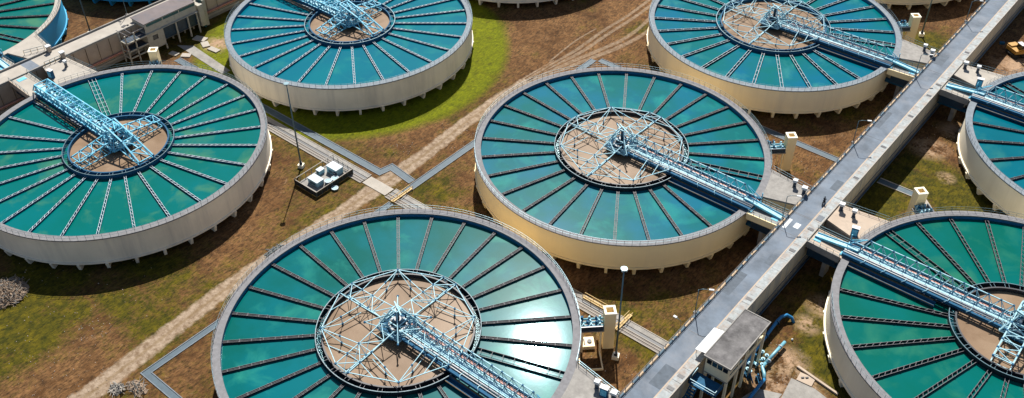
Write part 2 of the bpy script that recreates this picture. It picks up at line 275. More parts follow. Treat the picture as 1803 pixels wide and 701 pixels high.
# ------------------------------------------------------------------ mesh helpers
class MB:
    def __init__(s): s.v = []; s.f = []; s.sm = set(); s.cuts = []; s.mats = []
    def mark(s): s.cuts.append((len(s.v), len(s.f))); return s
    def merge(s, o, m):
        i = len(s.v); j = len(s.f); s.v += o.v; s.f += [tuple(a + i for a in f) for f in o.f]; s.sm |= {k + j for k in o.sm}; s.mats.append((j, len(s.f), m)); return s
    def pieces(s, name, m, parent=None, off=(0, 0, 0)):
        cuts = s.cuts + [(len(s.v), len(s.f))]; out = []
        for (v0, f0), (v1, f1) in zip(cuts[:-1], cuts[1:]):
            q = MB(); q.v = s.v[v0:v1]; q.f = [tuple(a - v0 for a in f) for f in s.f[f0:f1]]; q.sm = {k - f0 for k in s.sm if f0 <= k < f1}
            out.append(q.build(name, m, parent, off))
        return out
    def face(s, pts, smooth=False):
        i = len(s.v); s.v += [tuple(p) for p in pts]
        if smooth: s.sm.add(len(s.f))
        s.f.append(tuple(range(i, i + len(pts)))); return s
    def hexa(s, b, t):
        i = len(s.v); s.v += [tuple(p) for p in b] + [tuple(p) for p in t]; n = len(b)
        s.f.append(tuple(i + k for k in reversed(range(n)))); s.f.append(tuple(i + n + k for k in range(n)))
        for k in range(n):
            k2 = (k + 1) % n; s.f.append((i + k, i + k2, i + n + k2, i + n + k))
        return s
    def prism(s, poly, z0, z1): return s.hexa([(x, y, z0) for x, y in poly], [(x, y, z1) for x, y in poly])
    def box(s, x0, x1, y0, y1, z0, z1): return s.prism([(x0, y0), (x1, y0), (x1, y1), (x0, y1)], z0, z1)
    def boxc(s, cx, cy, z0, z1, sx, sy, rot=0.0):
        c, q = math.cos(rot), math.sin(rot)
        P = [(cx + c * a - q * b, cy + q * a + c * b) for a, b in ((-sx / 2, -sy / 2), (sx / 2, -sy / 2), (sx / 2, sy / 2), (-sx / 2, sy / 2))]
        return s.prism(P, z0, z1)
    def beam(s, p, q, w, h=None, up=Vector((0, 0, 1))):
        p = Vector(p); q = Vector(q); h = h or w; d = (q - p)
        if d.length < 1e-6: return s
        d.normalize()
        a = d.cross(up)
        if a.length < 1e-3: a = d.cross(Vector((1, 0, 0)))
        a.normalize(); b = a.cross(d)
        o = [a * (i * w / 2) + b * (j * h / 2) for i, j in ((-1, -1), (1, -1), (1, 1), (-1, 1))]
        return s.hexa([p + k for k in o], [q + k for k in o])
    def tube(s, pts, r, n=8, r2=None):
        pts = [Vector(p) for p in pts]; rings = []; L = len(pts)
        for i, p in enumerate(pts):
            d = ((pts[min(i + 1, L - 1)] - pts[max(i - 1, 0)])).normalized()
            a = d.cross(Vector((0, 0, 1)))
            if a.length < 1e-2: a = d.cross(Vector((1, 0, 0)))
            a.normalize(); b = a.cross(d); rr = r if r2 is None else r + (r2 - r) * i / (L - 1)
            base = len(s.v)
            for k in range(n):
                t = 2 * PI * k / n; s.v.append(tuple(p + a * math.cos(t) * rr + b * math.sin(t) * rr))
            rings.append(base)
        for i in range(L - 1):
            for k in range(n):
                k2 = (k + 1) % n; s.sm.add(len(s.f)); s.f.append((rings[i] + k, rings[i] + k2, rings[i + 1] + k2, rings[i + 1] + k))
        s.f.append(tuple(rings[0] + k for k in reversed(range(n)))); s.f.append(tuple(rings[-1] + k for k in range(n)))
        return s
    def cyl(s, x, y, z0, z1, r, n=16, r2=None): return s.tube([(x, y, z0), (x, y, z1)], r, n, r2)
    def revolve(s, prof, n=144, closed=True, cx=0, cy=0):
        """profile of (r, z); each profile edge is its own strip, smooth round the axis"""
        P = prof + [prof[0]] if closed else prof
        for (r0, z0), (r1, z1) in zip(P[:-1], P[1:]):
            base = len(s.v)
            for k in range(n):
                t = 2 * PI * k / n; c, q = math.cos(t), math.sin(t)
                s.v.append((cx + r0 * c, cy + r0 * q, z0)); s.v.append((cx + r1 * c, cy + r1 * q, z1))
            for k in range(n):
                k2 = (k + 1) % n
                s.sm.add(len(s.f)); s.f.append((base + 2 * k, base + 2 * k2, base + 2 * k2 + 1, base + 2 * k + 1))
        return s
    def ball(s, x, y, z, r, n=8, sz=1.0):
        rows = []
        m_ = max(4, n // 2 + 1)
        for i in range(m_ + 1):
            ph = PI * i / m_; base = len(s.v); rows.append(base)
            for k in range(n):
                t = 2 * PI * k / n; s.v.append((x + r * math.sin(ph) * math.cos(t), y + r * math.sin(ph) * math.sin(t), z + r * sz * math.cos(ph)))
        for i in range(m_):
            for k in range(n):
                k2 = (k + 1) % n; s.sm.add(len(s.f)); s.f.append((rows[i] + k, rows[i + 1] + k, rows[i + 1] + k2, rows[i] + k2))
        return s
    def disc(s, r, z, n=144, cx=0, cy=0): s.f.append(tuple(range(len(s.v), len(s.v) + n))); s.v += [(cx + r * math.cos(2 * PI * k / n), cy + r * math.sin(2 * PI * k / n), z) for k in range(n)]; return s
    def build(s, name, m, parent=None, off=(0, 0, 0), loc=None):
        me = bpy.data.meshes.new(name)
        me.from_pydata([(a - off[0], b - off[1], c - off[2]) for a, b, c in s.v], [], s.f)
        me.polygons.foreach_set('use_smooth', [i in s.sm for i in range(len(s.f))])
        me.materials.append(M[m])
        for k, (j0, j1, mm) in enumerate(s.mats):
            me.materials.append(M[mm])
            for q in range(j0, j1): me.polygons[q].material_index = k + 1
        me.update()
        o = bpy.data.objects.new(name, me); C.objects.link(o)
        if parent is not None: o.parent = parent
        if loc: o.location = loc
        return o
def tag(o, label=None, cat=None, group=None, kind=None):
    for k, v in (('label', label), ('category', cat), ('group', group), ('kind', kind)):
        if v: o[k] = v
    return o
def thing(name, label, cat, loc, rz=0.0, group=None):
    o = bpy.data.objects.new(name, None); o.empty_display_size = 0.5; C.objects.link(o); o.location = loc; o.rotation_euler = (0, 0, rz)
    return tag(o, label, cat, group)
def dup(o, parent=None, rz=None, loc=None):
    c = o.copy(); C.objects.link(c)
    if parent is not None: c.parent = parent
    if rz is not None: c.rotation_euler = (0, 0, rz)
    if loc is not None: c.location = loc
    return c
def copy_tree(root, loc, rz=None, label=None):
    r = dup(root, None, rz, loc)
    if label: r['label'] = label
    for ch in list(root.children):
        c = dup(ch, r)
        for g in list(ch.children): dup(g, c)
    return r
def structure(o): o['kind'] = 'structure'; return o

# ------------------------------------------------------------------ ground, roads, tracks
structure(MB().face([(-3000, -3000, G), (3000, -3000, G), (3000, 3000, G), (-3000, 3000, G)]).build('ground', 'ground'))

def strip_mesh(pts, w0, name, m, z, seg=0.0):
    """flat strip along a polyline with a u coordinate across it"""
    P = []
    for (a, b) in zip(pts[:-1], pts[1:]):
        for i in range(8):
            t = i / 8; P.append(tuple(a[k] + (b[k] - a[k]) * t for k in range(3)))
    P.append(pts[-1])
    # smooth
    for _ in range(6):
        P = [P[0]] + [tuple((P[i - 1][k] + 2 * P[i][k] + P[i + 1][k]) / 4 for k in range(3)) for i in range(1, len(P) - 1)] + [P[-1]]
    me = bpy.data.meshes.new(name); v = []; f = []
    for i, p in enumerate(P):
        q0 = P[max(i - 1, 0)]; q1 = P[min(i + 1, len(P) - 1)]
        d = Vector((q1[0] - q0[0], q1[1] - q0[1], 0)).normalized(); n = Vector((-d.y, d.x, 0))
        v.append((p[0] + n.x * p[2] / 2, p[1] + n.y * p[2] / 2, z)); v.append((p[0] - n.x * p[2] / 2, p[1] - n.y * p[2] / 2, z))
    for i in range(len(P) - 1): f.append((2 * i + 1, 2 * i + 3, 2 * i + 2, 2 * i))
    me.from_pydata(v, [], f); uvl = me.uv_layers.new(name='UVMap')
    for poly in me.polygons:
        for li, vi in zip(poly.loop_indices, poly.vertices): uvl.data[li].uv = (vi % 2, vi / 2)
    me.materials.append(M[m]); me.update()
    o = bpy.data.objects.new(name, me); C.objects.link(o); return structure(o)
strip_mesh([(-33.5, -125, 5.4), (-33.8, -104, 5.3), (-35.0, -90, 5), (-36.4, -74, 4.8), (-36.4, -58, 4.4), (-36.0, -44, 4.4), (-36.0, -32, 6.0), (-36.2, -20, 4.6), (-37.4, -6, 4.4), (-37.6, 8, 4.4), (-37, 20, 4.2), (-36.6, 27, 4)], 6, 'dirt_track', 'track', G + 0.006)
for i, (pts) in enumerate([[(-37.6, 16, 1.6), (-37.3, 24, 1.6), (-36.6, 34, 1.5), (-37.0, 46, 1.4), (-36.4, 58, 1.4), (-37.2, 72, 1.3), (-36.5, 90, 1.2)],
                           [(-36.3, 16, 2.0), (-36.2, 26, 1.8), (-35.0, 35, 1.6), (-35.1, 46, 1.5), (-34.6, 58, 1.5), (-35.3, 74, 1.4), (-35, 90, 1.2)],
                           [(-36.2, 18, 2.4), (-34.6, 28, 2.0), (-32.4, 37, 2.0), (-30.6, 45, 1.8), (-30.4, 53, 1.6), (-31.9, 63, 1.5), (-33.4, 78, 1.3), (-34, 90, 1.2)],
                           [(-35, 20, 1.6), (-32.4, 31, 1.7), (-29.6, 40, 2.2), (-28.0, 49, 1.8), (-28.2, 57, 1.4), (-30, 70, 1.3)],
                           [(-38.5, 26, .7), (-39.6, 38, .7), (-39.0, 46, .6)]]):
    strip_mesh(pts, 1.5, 'wheel_track', 'track_faint', G + 0.012 + 0.004 * i)

# open drains: flat coloured floor with two low kerbs
def offset_poly(pts, d):
    out = []
    for i, p in enumerate(pts):
        a = Vector(pts[max(i - 1, 0)]); b = Vector(p); c = Vector(pts[min(i + 1, len(pts) - 1)])
        d1 = (b - a).normalized() if i > 0 else (c - b).normalized(); d2 = (c - b).normalized() if i < len(pts) - 1 else d1
        n1 = Vector((-d1.y, d1.x)); n2 = Vector((-d2.y, d2.x)); n = (n1 + n2)
        n = n / max(n.length_squared / 2, 0.2)
        out.append((b.x + n.x * d, b.y + n.y * d))
    return out
def drain(pts, w_, label, floor='drain', kerbm='coping_blue', zf=0.04, kw=0.15, kh=0.14, zo=0.0):
    t = thing('drain_channel', label, 'drain', (pts[0][0], pts[0][1], G), group='concrete drains round the tanks')
    off = (pts[0][0], pts[0][1], G)
    L, Rr = offset_poly(pts, w_ / 2), offset_poly(pts, -w_ / 2)
    m = MB()
    for i in range(len(pts) - 1):
        m.hexa([(Rr[i][0], Rr[i][1], G - 0.1), (Rr[i + 1][0], Rr[i + 1][1], G - 0.1), (L[i + 1][0], L[i + 1][1], G - 0.1), (L[i][0], L[i][1], G - 0.1)],
               [(Rr[i][0], Rr[i][1], G + zf + zo), (Rr[i + 1][0], Rr[i + 1][1], G + zf + zo), (L[i + 1][0], L[i + 1][1], G + zf + zo), (L[i][0], L[i][1], G + zf + zo)])
    m.build('channel_floor', floor, t, off)
    for sgn in (1, -1):
        a, b = offset_poly(pts, sgn * w_ / 2), offset_poly(pts, sgn * (w_ / 2 + kw)); m = MB()
        for i in range(len(pts) - 1):
            q = [a[i], a[i + 1], b[i + 1], b[i]]
            m.prism(q, G - 0.1, G + kh + zo)
        m.build('kerb', kerbm, t, off)
    return t
drain([(-110, -31.0), (-39.2, -31.0), (-38.6, -28.2), (-31.8, -29.0)], 1.5, 'long blue-grey open drain with a zigzag, running to the dirt track')
drain([(-30.6, 33.4), (-30.6, -33.2)], 1.4, 'straight blue-grey drain along the left side of the middle tank', zo=0.02)
drain([(-30.2, -36.6), (-30.6, -93.8), (-10, -93.8)], 1.1, 'narrow grey drain turning a sharp corner near the bottom left of the photo')
drain([(-29.4, 34.2), (36.0, 33.4)], 1.5, 'grey drain running behind the central cream tank to the long elevated road', kerbm='coping')
drain([(42.6, 32.5), (51.5, 32.5)], 1.6, 'short pale drain in the shadow of the elevated road', kerbm='concrete_pale', zo=0.01)
def trench(x0, x1, label):
    t = thing('cable_trench', label, 'trench', (x0, -34.6, G), group='cable trenches'); off = (x0, -34.6, G)
    MB().box(x0, x1, -36.0, -34.9, G - 0.1, G + 0.10).build('cover_slab', 'trench', t, off)
    MB().box(x0, x1, -34.0, -33.0, G - 0.1, G + 0.12).build('cover_slab', 'concrete', t, off)
    MB().box(x0, x1, -34.9, -34.0, G - 0.1, G + 0.03).build('trench_floor', 'dark_steel', t, off)
    m = MB()
    for y in (-36.1, -35.45, -34.85, -32.9): m.box(x0, x1, y - 0.07, y + 0.07, G - 0.1, G + 0.2)
    m.build('edge_rail', 'concrete_pale', t, off)
trench(-104, -39.8, 'grey concrete cable trench beside the long blue-grey drain, left of the dirt track')
trench(-32.6, 35.8, 'grey concrete cable trench passing between the two big central tanks towards the elevated road')
# concrete crossing slab where the trench meets the dirt track
tag(MB().boxc(-36.2, -34.5, G + 0.03, G + 0.13, 6.6, 2.6, 0.0).build('crossing_slab', 'concrete_pale'), 'worn pale concrete slab carrying the dirt track over the cable trench', 'slab')
def footbridge(x, y, ln, rot, label):
    t = thing('footbridge', label, 'footbridge', (x, y, G), rot, 'small yellow footbridges over the trench')
    MB().box(-ln / 2, ln / 2, -0.35, 0.35, 0.22, 0.36).build('deck', 'yellow', t)
    for s_ in (-1, 1):
        m = MB().beam((-ln / 2, s_ * 0.38, 1.0), (ln / 2, s_ * 0.38, 1.0), 0.09)
        for k in range(4): m.beam((-ln / 2 + ln * k / 3, s_ * 0.38, 0.36), (-ln / 2 + ln * k / 3, s_ * 0.38, 1.0), 0.07)
        m.build('handrail', 'yellow', t)
footbridge(-30.2, -33.6, 5.6, PI / 2, 'yellow footbridge where the trench leaves the dirt track')
footbridge(18.2, -33.4, 5.5, 0.0, 'yellow footbridge lying along the trench beside the shadow of the central tank')
footbridge(24.5, -34.0, 4.6, PI / 2, 'yellow footbridge crossing the trench beside the nearest lamp mast')

# ------------------------------------------------------------------ tanks
def wide_angle(kind): return 19.3 if kind == 'L' else 159.0
def make_tank(cx, cy, kind, wallm, copm, launder_style, label, waterm, ring_small, full=True, coping_w=1.4, linem='inner_blue'):
    t = thing('settling_tank', label, 'tank', (cx, cy, G), group='round settling tanks')
    off = (0, 0, G)
    MB().revolve([(29.75, -0.26), (29.75, -5.6), (28.9, -5.6), (28.9, -0.26)]).build('wall', wallm, t, off)
    MB().revolve([(30, -5.62), (30, -6.0), (0.5, -6.0), (0.5, -5.62)]).build('base_slab', wallm, t, off)
    MB().revolve([(30, 0), (30, -0.25), (30 - coping_w, -0.25), (30 - coping_w, 0)]).build('coping', copm, t, off)
    MB().revolve([(28.88, -0.27), (28.88, -3.5), (28.62, -3.5), (28.62, -0.27)]).build('lining', linem, t, off)
    post = MB().hexa([(28.0, -0.27, G - 0.1), (29.7, -0.27, G - 0.1), (29.7, 0.27, G - 0.1), (28.0, 0.27, G - 0.1)],
                     [(27.6, -0.27, -6.02), (30.15, -0.27, -6.02), (30.15, 0.27, -6.02), (27.6, 0.27, -6.02)]).build('support_column', wallm, t, off)
    for k in range(1, 36): dup(post, t, 2 * PI * k / 36)
    inner = MB().boxc(24.2, 0, G - 0.1, -6.02, 0.5, 0.5).build('inner_column', wallm, t, off)
    inner.rotation_euler = (0, 0, PI / 36)
    for k in range(1, 36): dup(inner, t, 2 * PI * (k + 0.5) / 36)
    # rim railing, open where the platform joins
    m = MB(); n = 120; base = 0.0 if kind == 'L' else PI
    pts = []
    for k in range(n + 1):
        a = base + R(24) + (2 * PI - R(32)) * k / n; pts.append((29.86 * math.cos(a), 29.86 * math.sin(a)))
    for k, (x, y) in enumerate(pts):
        m.beam((x, y, 0), (x, y, 1.08), 0.045)
        if k: 
            for z in (0.55, 1.08): m.beam((*pts[k - 1], z), (x, y, z), 0.035)
    m.build('rim_railing', 'galv', t, off)
    if not full: return t
    r1 = 11.0 if ring_small else 13.6; r0 = 9.7 if ring_small else 12.35
    # launders: radial troughs
    st = {'dark': ('dark_steel', 'edge_steel', 0.48), 'lattice': ('blue_mid', 'pale_steel', 0.40), 'pale': ('blue_deep', 'pale_steel', 0.60), 'darklat': ('dark_steel', 'edge_steel', 0.60)}[launder_style]
    def launder(w_, style):
        h = w_ / 2; m = MB()
        m.box(r1 - 0.1, 28.66, -h, -h + 0.07, -1.6, -0.52).box(r1 - 0.1, 28.66, h - 0.07, h, -1.6, -0.52).box(r1 - 0.1, 28.66, -h + 0.07, h - 0.07, -1.5, -1.25)
        tr = m.build('launder', st[0], None, off)
        m = MB(); e = 0.025 if style == 'dark' else 0.03; m.box(r1 - 0.1, 28.66, -h - e, -h + e, -0.515, -0.47).box(r1 - 0.1, 28.66, h - e, h + e, -0.515, -0.47)
        if style == 'dark': m.box(r1 + 0.3, 28.6, -0.03, 0.03, -0.56, -0.50)
        k = r1 + 0.8
        zig = style in ('lattice', 'darklat')
        step = 1.15 if zig else 1.9
        while k < 28.3:
            if zig: m.beam((k, -h, -0.49), (k + step * 0.55, h, -0.49), 0.07, 0.05)
            else: m.box(k, k + 0.07, -h, h, -0.51, -0.48)
            k += step
        # sparse clamps
        k = r1 + 2.0
        while k < 28:
            m.box(k, k + 0.2, -h - 0.07, -h + 0.06, -0.54, -0.44); m.box(k, k + 0.2, h - 0.06, h + 0.07, -0.54, -0.44); k += 3.4
        cap = m.build('weir_cap', st[1], tr, None or (0, 0, G))
        cap.matrix_parent_inverse.identity()
        return tr, cap
    tr, cap = launder(st[2], launder_style)
    nslot = 27 if (kind == 'S' and ring_small) else 28
    w0 = wide_angle(kind); step = (-360.0 / nslot)
    angs = [w0 + step * k for k in range(1, nslot)] if kind == 'L' else [w0 + step * k for k in range(1, nslot - 1)]
    if kind == 'L': angs = [w0 - step * k for k in range(1, nslot - 3)] ; angs = [w0 + 12.857 * k for k in range(1, 26)]
    first = True
    for a in angs:
        if first: o, c2 = tr, cap; first = False; o.parent = t
        else: o = dup(tr, t); c2 = dup(cap, o)
        o.rotation_euler = (0, 0, R(a))
    wt, wc = launder(1.55, 'dark'); wt.name = 'outlet_launder'; wt.parent = t; wt.rotation_euler = (0, 0, R(w0))
    # centre ring
    rm = 'blue_mid' if launder_style in ('lattice', 'pale') else 'dark_steel'
    MB().revolve([(r1, 0.02), (r1, -2.0), (r1 - 0.1, -2.0), (r1 - 0.1, 0.02)], 96).build('ring_wall', rm, t, off)
    MB().revolve([(r1 + 0.03, 0.09), (r1 + 0.03, 0.025), (r1 - 0.10, 0.025), (r1 - 0.10, 0.09)], 96).build('ring_edge', 'galv' if launder_style != 'dark' else 'edge_light', t, off)
    MB().revolve([(r0 + 0.28, 0.0), (r0 + 0.28, -2.0), (r0, -2.0), (r0, 0.0)], 96).build('inner_ring', rm, t, off)
    m = MB()
    for a in angs:
        m.mark()
        for d in (-0.35, 0.35):
            a2 = R(a) + d / r1; m.beam((r0 * math.cos(a2), r0 * math.sin(a2), -0.05), (r1 * math.cos(a2), r1 * math.sin(a2), -0.05), 0.07)
    m.pieces('ring_tie', 'edge_steel' if launder_style == 'dark' else 'galv', t, off)
    # waters
    wd = structure(MB().revolve([(28.61, -0.86), (r1 + 0.02, -0.86)], 144, closed=False).build('water', waterm, None, (0, 0, 0), (cx, cy, 0)))
    structure(MB().revolve([(r1 - 0.12, -0.95), (r0 + 0.3, -0.95)], 96, closed=False).build('water_channel', waterm if launder_style in ('lattice', 'pale') else 'water_dark', None, (0, 0, 0), (cx, cy, 0)))
    structure(MB().disc(r0 - 0.01, -0.78, 96).build('water_sludge', 'sludge', None, (0, 0, 0), (cx, cy, 0)))
    return t

TANKS = {}
TANKS['A'] = make_tank(0, -64.2, 'L', 'cream', 'coping', 'dark', 'nearest large tank of dark teal water, the one with the sun glaring off it', 'water_a', False)
TANKS['B'] = make_tank(0, 0, 'L', 'cream', 'coping', 'dark', 'cream-walled tank in the middle of the photo, right of the dirt track', 'water_b', False)
TANKS['E'] = make_tank(0, 64.6, 'L', 'cream_pale', 'coping_blue', 'pale', 'pale cream tank with pale grey troughs, cut by the top edge', 'water_e', False)
TANKS['C'] = make_tank(-80.5, -64.3, 'S', 'wall_grey', 'coping', 'lattice', 'weathered grey-walled tank at the left with a box bridge of sky blue lattice', 'water_c', True)
TANKS['D'] = make_tank(-80.5, 0.2, 'S', 'wall_grey', 'coping_blue', 'lattice', 'grey-walled turquoise tank at the top, with a bright green ring of grass beside it', 'water_d', True)
TANKS['F'] = make_tank(79, -0.3, 'S', 'wall_white', 'coping', 'darklat', 'off-white tank cut by the lower right corner, right of the elevated road', 'water_f', True)
TANKS['G'] = make_tank(79, 63.6, 'S', 'wall_white', 'coping_blue', 'dark', 'off-white tank at the right edge, just below the excavator', 'water_g', True)
TANKS['H'] = make_tank(-161.3, -64.3, 'L', 'wall_blue', 'concrete_pale', 'dark', 'blue-walled tank in the top left corner beyond the left elevated road', 'water_c', False, linem='wall_blue')
TANKS['K'] = make_tank(-161.3, 0, 'L', 'wall_blue', 'coping_blue', 'dark', 'dark blue tank whose underside and posts just show at the top left', 'water_b', False)
TANKS['I'] = make_tank(-80.5, 64.6, 'S', 'wall_grey', 'coping', 'dark', 'grey tank whose posts just show at the top edge above the dirt ground', 'water_d', True)
TANKS['J'] = make_tank(0, 129, 'L', 'cream_pale', 'coping', 'dark', 'cream tank of which only the lower wall shows at the top, left of the road', 'water_b', False)

# ------------------------------------------------------------------ scraper frames
def zigzag(m, A, B, n, w_, start=0):
    """Warren web between chord A and chord B (each a pair of end points)"""
    A = [Vector(p) for p in A]; B = [Vector(p) for p in B]; pts = []
    for k in range(n + 1):
        s_ = A if (k + start) % 2 == 0 else B; pts.append(s_[0].lerp(s_[1], k / n))
    for p, q in zip(pts[:-1], pts[1:]): m.beam(p, q, w_)
def frame_large(cx, cy, label, colm='blue_pale', s=1.0):
    t = thing('scraper_frame', label, 'scraper frame', (cx, cy, -0.8), group='scraper frames on the tanks'); off = (0, 0, -0.8)
    hubs = []
    def rotp(p, a): c, q = math.cos(a), math.sin(a); return (p[0] * c - p[1] * q, p[0] * q + p[1] * c, p[2])
    for k in range(4):
        a = k * PI / 2; m = MB(); bw = 0.085; h0 = len(hubs)
        def b(p, q, w_=bw): m.beam(rotp(p, a), rotp(q, a), w_)
        zt, zb = 1.35, -0.45
        for sg in (-1, 1):
            b((2.3, sg * 1.5, zt + 0.6), (7.4, sg * 1.45, zt), 0.12); b((7.4, sg * 1.45, zt), (12.45, sg * 1.42, zt - 0.3), 0.12)
            b((12.45, sg * 1.42, zt - 0.3), (12.2, sg * 0.2, zb)); b((7.4, sg * 1.45, zt), (7.4, sg * 0.2, zb))
            b((4.6, sg * 1.5, zt + .3), (7.4, sg * 0.2, zb)); b((9.9, sg * 1.43, zt - .15), (7.4, sg * 0.2, zb)); b((9.9, sg * 1.43, zt - .15), (12.2, sg * 0.2, zb)); b((7.4, sg * 1.45, zt), (9.9, sg * .2, zb))
        b((2.3, 0, zb), (12.2, 0, zb), 0.15)
        for x in (4.6, 7.4, 9.9, 12.45): b((x, -1.45, zt + (0.3 if x < 5 else -.15 if x > 8 else 0) - (.15 if x > 12 else 0)), (x, 1.45, zt + (0.3 if x < 5 else -.15 if x > 8 else 0) - (.15 if x > 12 else 0)))
        ys = -1
        X = [2.3, 4.6, 7.4, 9.9, 12.45]; Z = [zt + .6, zt + .3, zt, zt - .15, zt - .3]
        for i in range(4): b((X[i], ys * 1.45, Z[i]), (X[i + 1], -ys * 1.45, Z[i + 1]), 0.11); ys = -ys
        for sg in (-1, 1): hubs += [rotp((12.45, sg * 1.42, zt - 0.3), a), rotp((7.4, sg * 1.45, zt), a), rotp((9.9, sg * 1.43, zt - .15), a)]
        hubs += [rotp((7.4, 0, zb), a), rotp((12.2, 0, zb), a)]
        for (x, y, z) in hubs[h0:]: m.merge(MB().boxc(x, y, z - 0.15, z + 0.15, 0.3, 0.3, 0.4), 'blue_mid')
        m.build('rake_arm', colm, t, off)
    for k in range(4):
        a = PI / 4 + k * PI / 2; m = MB(); bw = 0.085; h0 = len(hubs)
        cn_ = rotp((12.5, 0, 1.0), a)
        for sg in (-1, 1):
            ar = k * PI / 2 + (PI / 2 if sg > 0 else 0)
            e1 = rotp((12.45, -sg * 1.42, 1.05), ar); e2 = rotp((7.4, -sg * 1.45, 1.35), ar); e3 = rotp((9.9, -sg * 1.43, 1.2), ar)
            m.beam(cn_, e1, 0.12); m.beam(cn_, e2, 0.11)
            low = (Vector(cn_) + Vector(e2)) * 0.5; m.beam((low.x, low.y, 1.15), (low.x * 0.99, low.y * 0.99, -0.5), 0.1)
            m.beam(cn_, (low.x * .99, low.y * .99, -.5), 0.1); m.beam((low.x * .99, low.y * .99, -.5), (e2[0], e2[1], -.3), 0.1)
            lowe = (Vector(cn_) + Vector(e1)) * 0.5; m.beam(tuple(lowe), e3, 0.1)
            hubs.append((low.x, low.y, 1.15)); hubs.append((low.x * .99, low.y * .99, -.5))
            pass
        m.beam(rotp((5.4, 0, 1.7), a), rotp((1.2, 0, 3.2), a), 0.14); m.beam(rotp((5.4, 0, 1.7), a), rotp((2.6, 0, 0), a), 0.12)
        m.beam(cn_, (cn_[0] * .99, cn_[1] * .99, -0.5), 0.12)
        hubs.append(cn_); hubs.append(rotp((5.4, 0, 1.7), a))
        for (x, y, z) in hubs[h0:]: m.merge(MB().boxc(x, y, z - 0.15, z + 0.15, 0.3, 0.3, 0.4), 'blue_mid')
        m.build('corner_brace', colm, t, off)
    centre_tower(t, off, colm)
    return t
def centre_tower(t, off, colm):
    m = MB()
    A_ = [(2.6, 2.6), (-2.6, 2.6), (-2.6, -2.6), (2.6, -2.6)]
    for i, (x, y) in enumerate(A_):
        x2, y2 = A_[(i + 1) % 4]
        m.beam((x, y, 0.3), (x * .22, y * .22, 4.3), 0.2); m.beam((x, y, 0.35), (x2, y2, 0.35), 0.22)
        m.beam((x * .6, y * .6, 2.35), (x2 * .6, y2 * .6, 2.35), 0.14); m.beam((x, y, .35), (x2 * .6, y2 * .6, 2.35), 0.11); m.beam((x2, y2, .35), (x * .6, y * .6, 2.35), 0.11)
        m.beam((x * .22, y * .22, 4.3), (x2 * .22, y2 * .22, 4.3), 0.16)
    m.beam((-1.4, 0.9, 4.35), (1.6, -0.6, 4.35), 0.2)
    m.build('tower_leg', colm, t, off)
    MB().cyl(0, 0, -0.9, 0.9, 2.2, 20, 1.7).cyl(0, 0, 0.9, 2.0, 1.3, 16, 0.6).cyl(0, 0, 2.0, 4.1, 0.32, 10).build('drive_drum', 'blue_deep', t, off)
    m = MB().prism([(3.2 * math.cos(PI / 8 + k * PI / 4), 3.2 * math.sin(PI / 8 + k * PI / 4)) for k in range(8)], 0.12, 0.26)
    m.build('drive_platform', 'blue_mid', t, off)
    rnd = random.Random(3); m = MB(); m2 = MB()
    for _ in range(30):
        a = rnd.uniform(0, 2 * PI); r_ = rnd.uniform(0.9, 2.8); x, y = r_ * math.cos(a), r_ * math.sin(a); s_ = rnd.uniform(0.15, 0.5)
        (m if rnd.random() < 0.55 else m2).mark().boxc(x, y, 0.27, 0.4 + rnd.uniform(0.1, 0.9), s_, s_ * rnd.uniform(.5, 1.4), rnd.uniform(0, 3))
    for _ in range(12):
        a = rnd.uniform(0, 2 * PI); r_ = rnd.uniform(1, 2.6); p = (r_ * math.cos(a), r_ * math.sin(a), rnd.uniform(0.4, 2.0)); a += rnd.uniform(-.8, .8)
        m2.mark().tube([p, (p[0] + math.cos(a) * 1.1, p[1] + math.sin(a) * 1.1, p[2] + rnd.uniform(-.2, .5))], 0.1, 6)
    m.pieces('drive_gearbox', 'blue_mid', t, off); m2.pieces('drive_pipework', 'blue_pale', t, off)
    m = MB()
    for k in range(16):
        a = 2 * PI * k / 16; a2 = 2 * PI * (k + 1) / 16
        m.beam((3.1 * math.cos(a), 3.1 * math.sin(a), .26), (3.1 * math.cos(a), 3.1 * math.sin(a), 1.3), .05)
        for z in (.8, 1.3): m.beam((3.1 * math.cos(a), 3.1 * math.sin(a), z), (3.1 * math.cos(a2), 3.1 * math.sin(a2), z), .05)
    m.build('platform_railing', 'blue_pale', t, off)

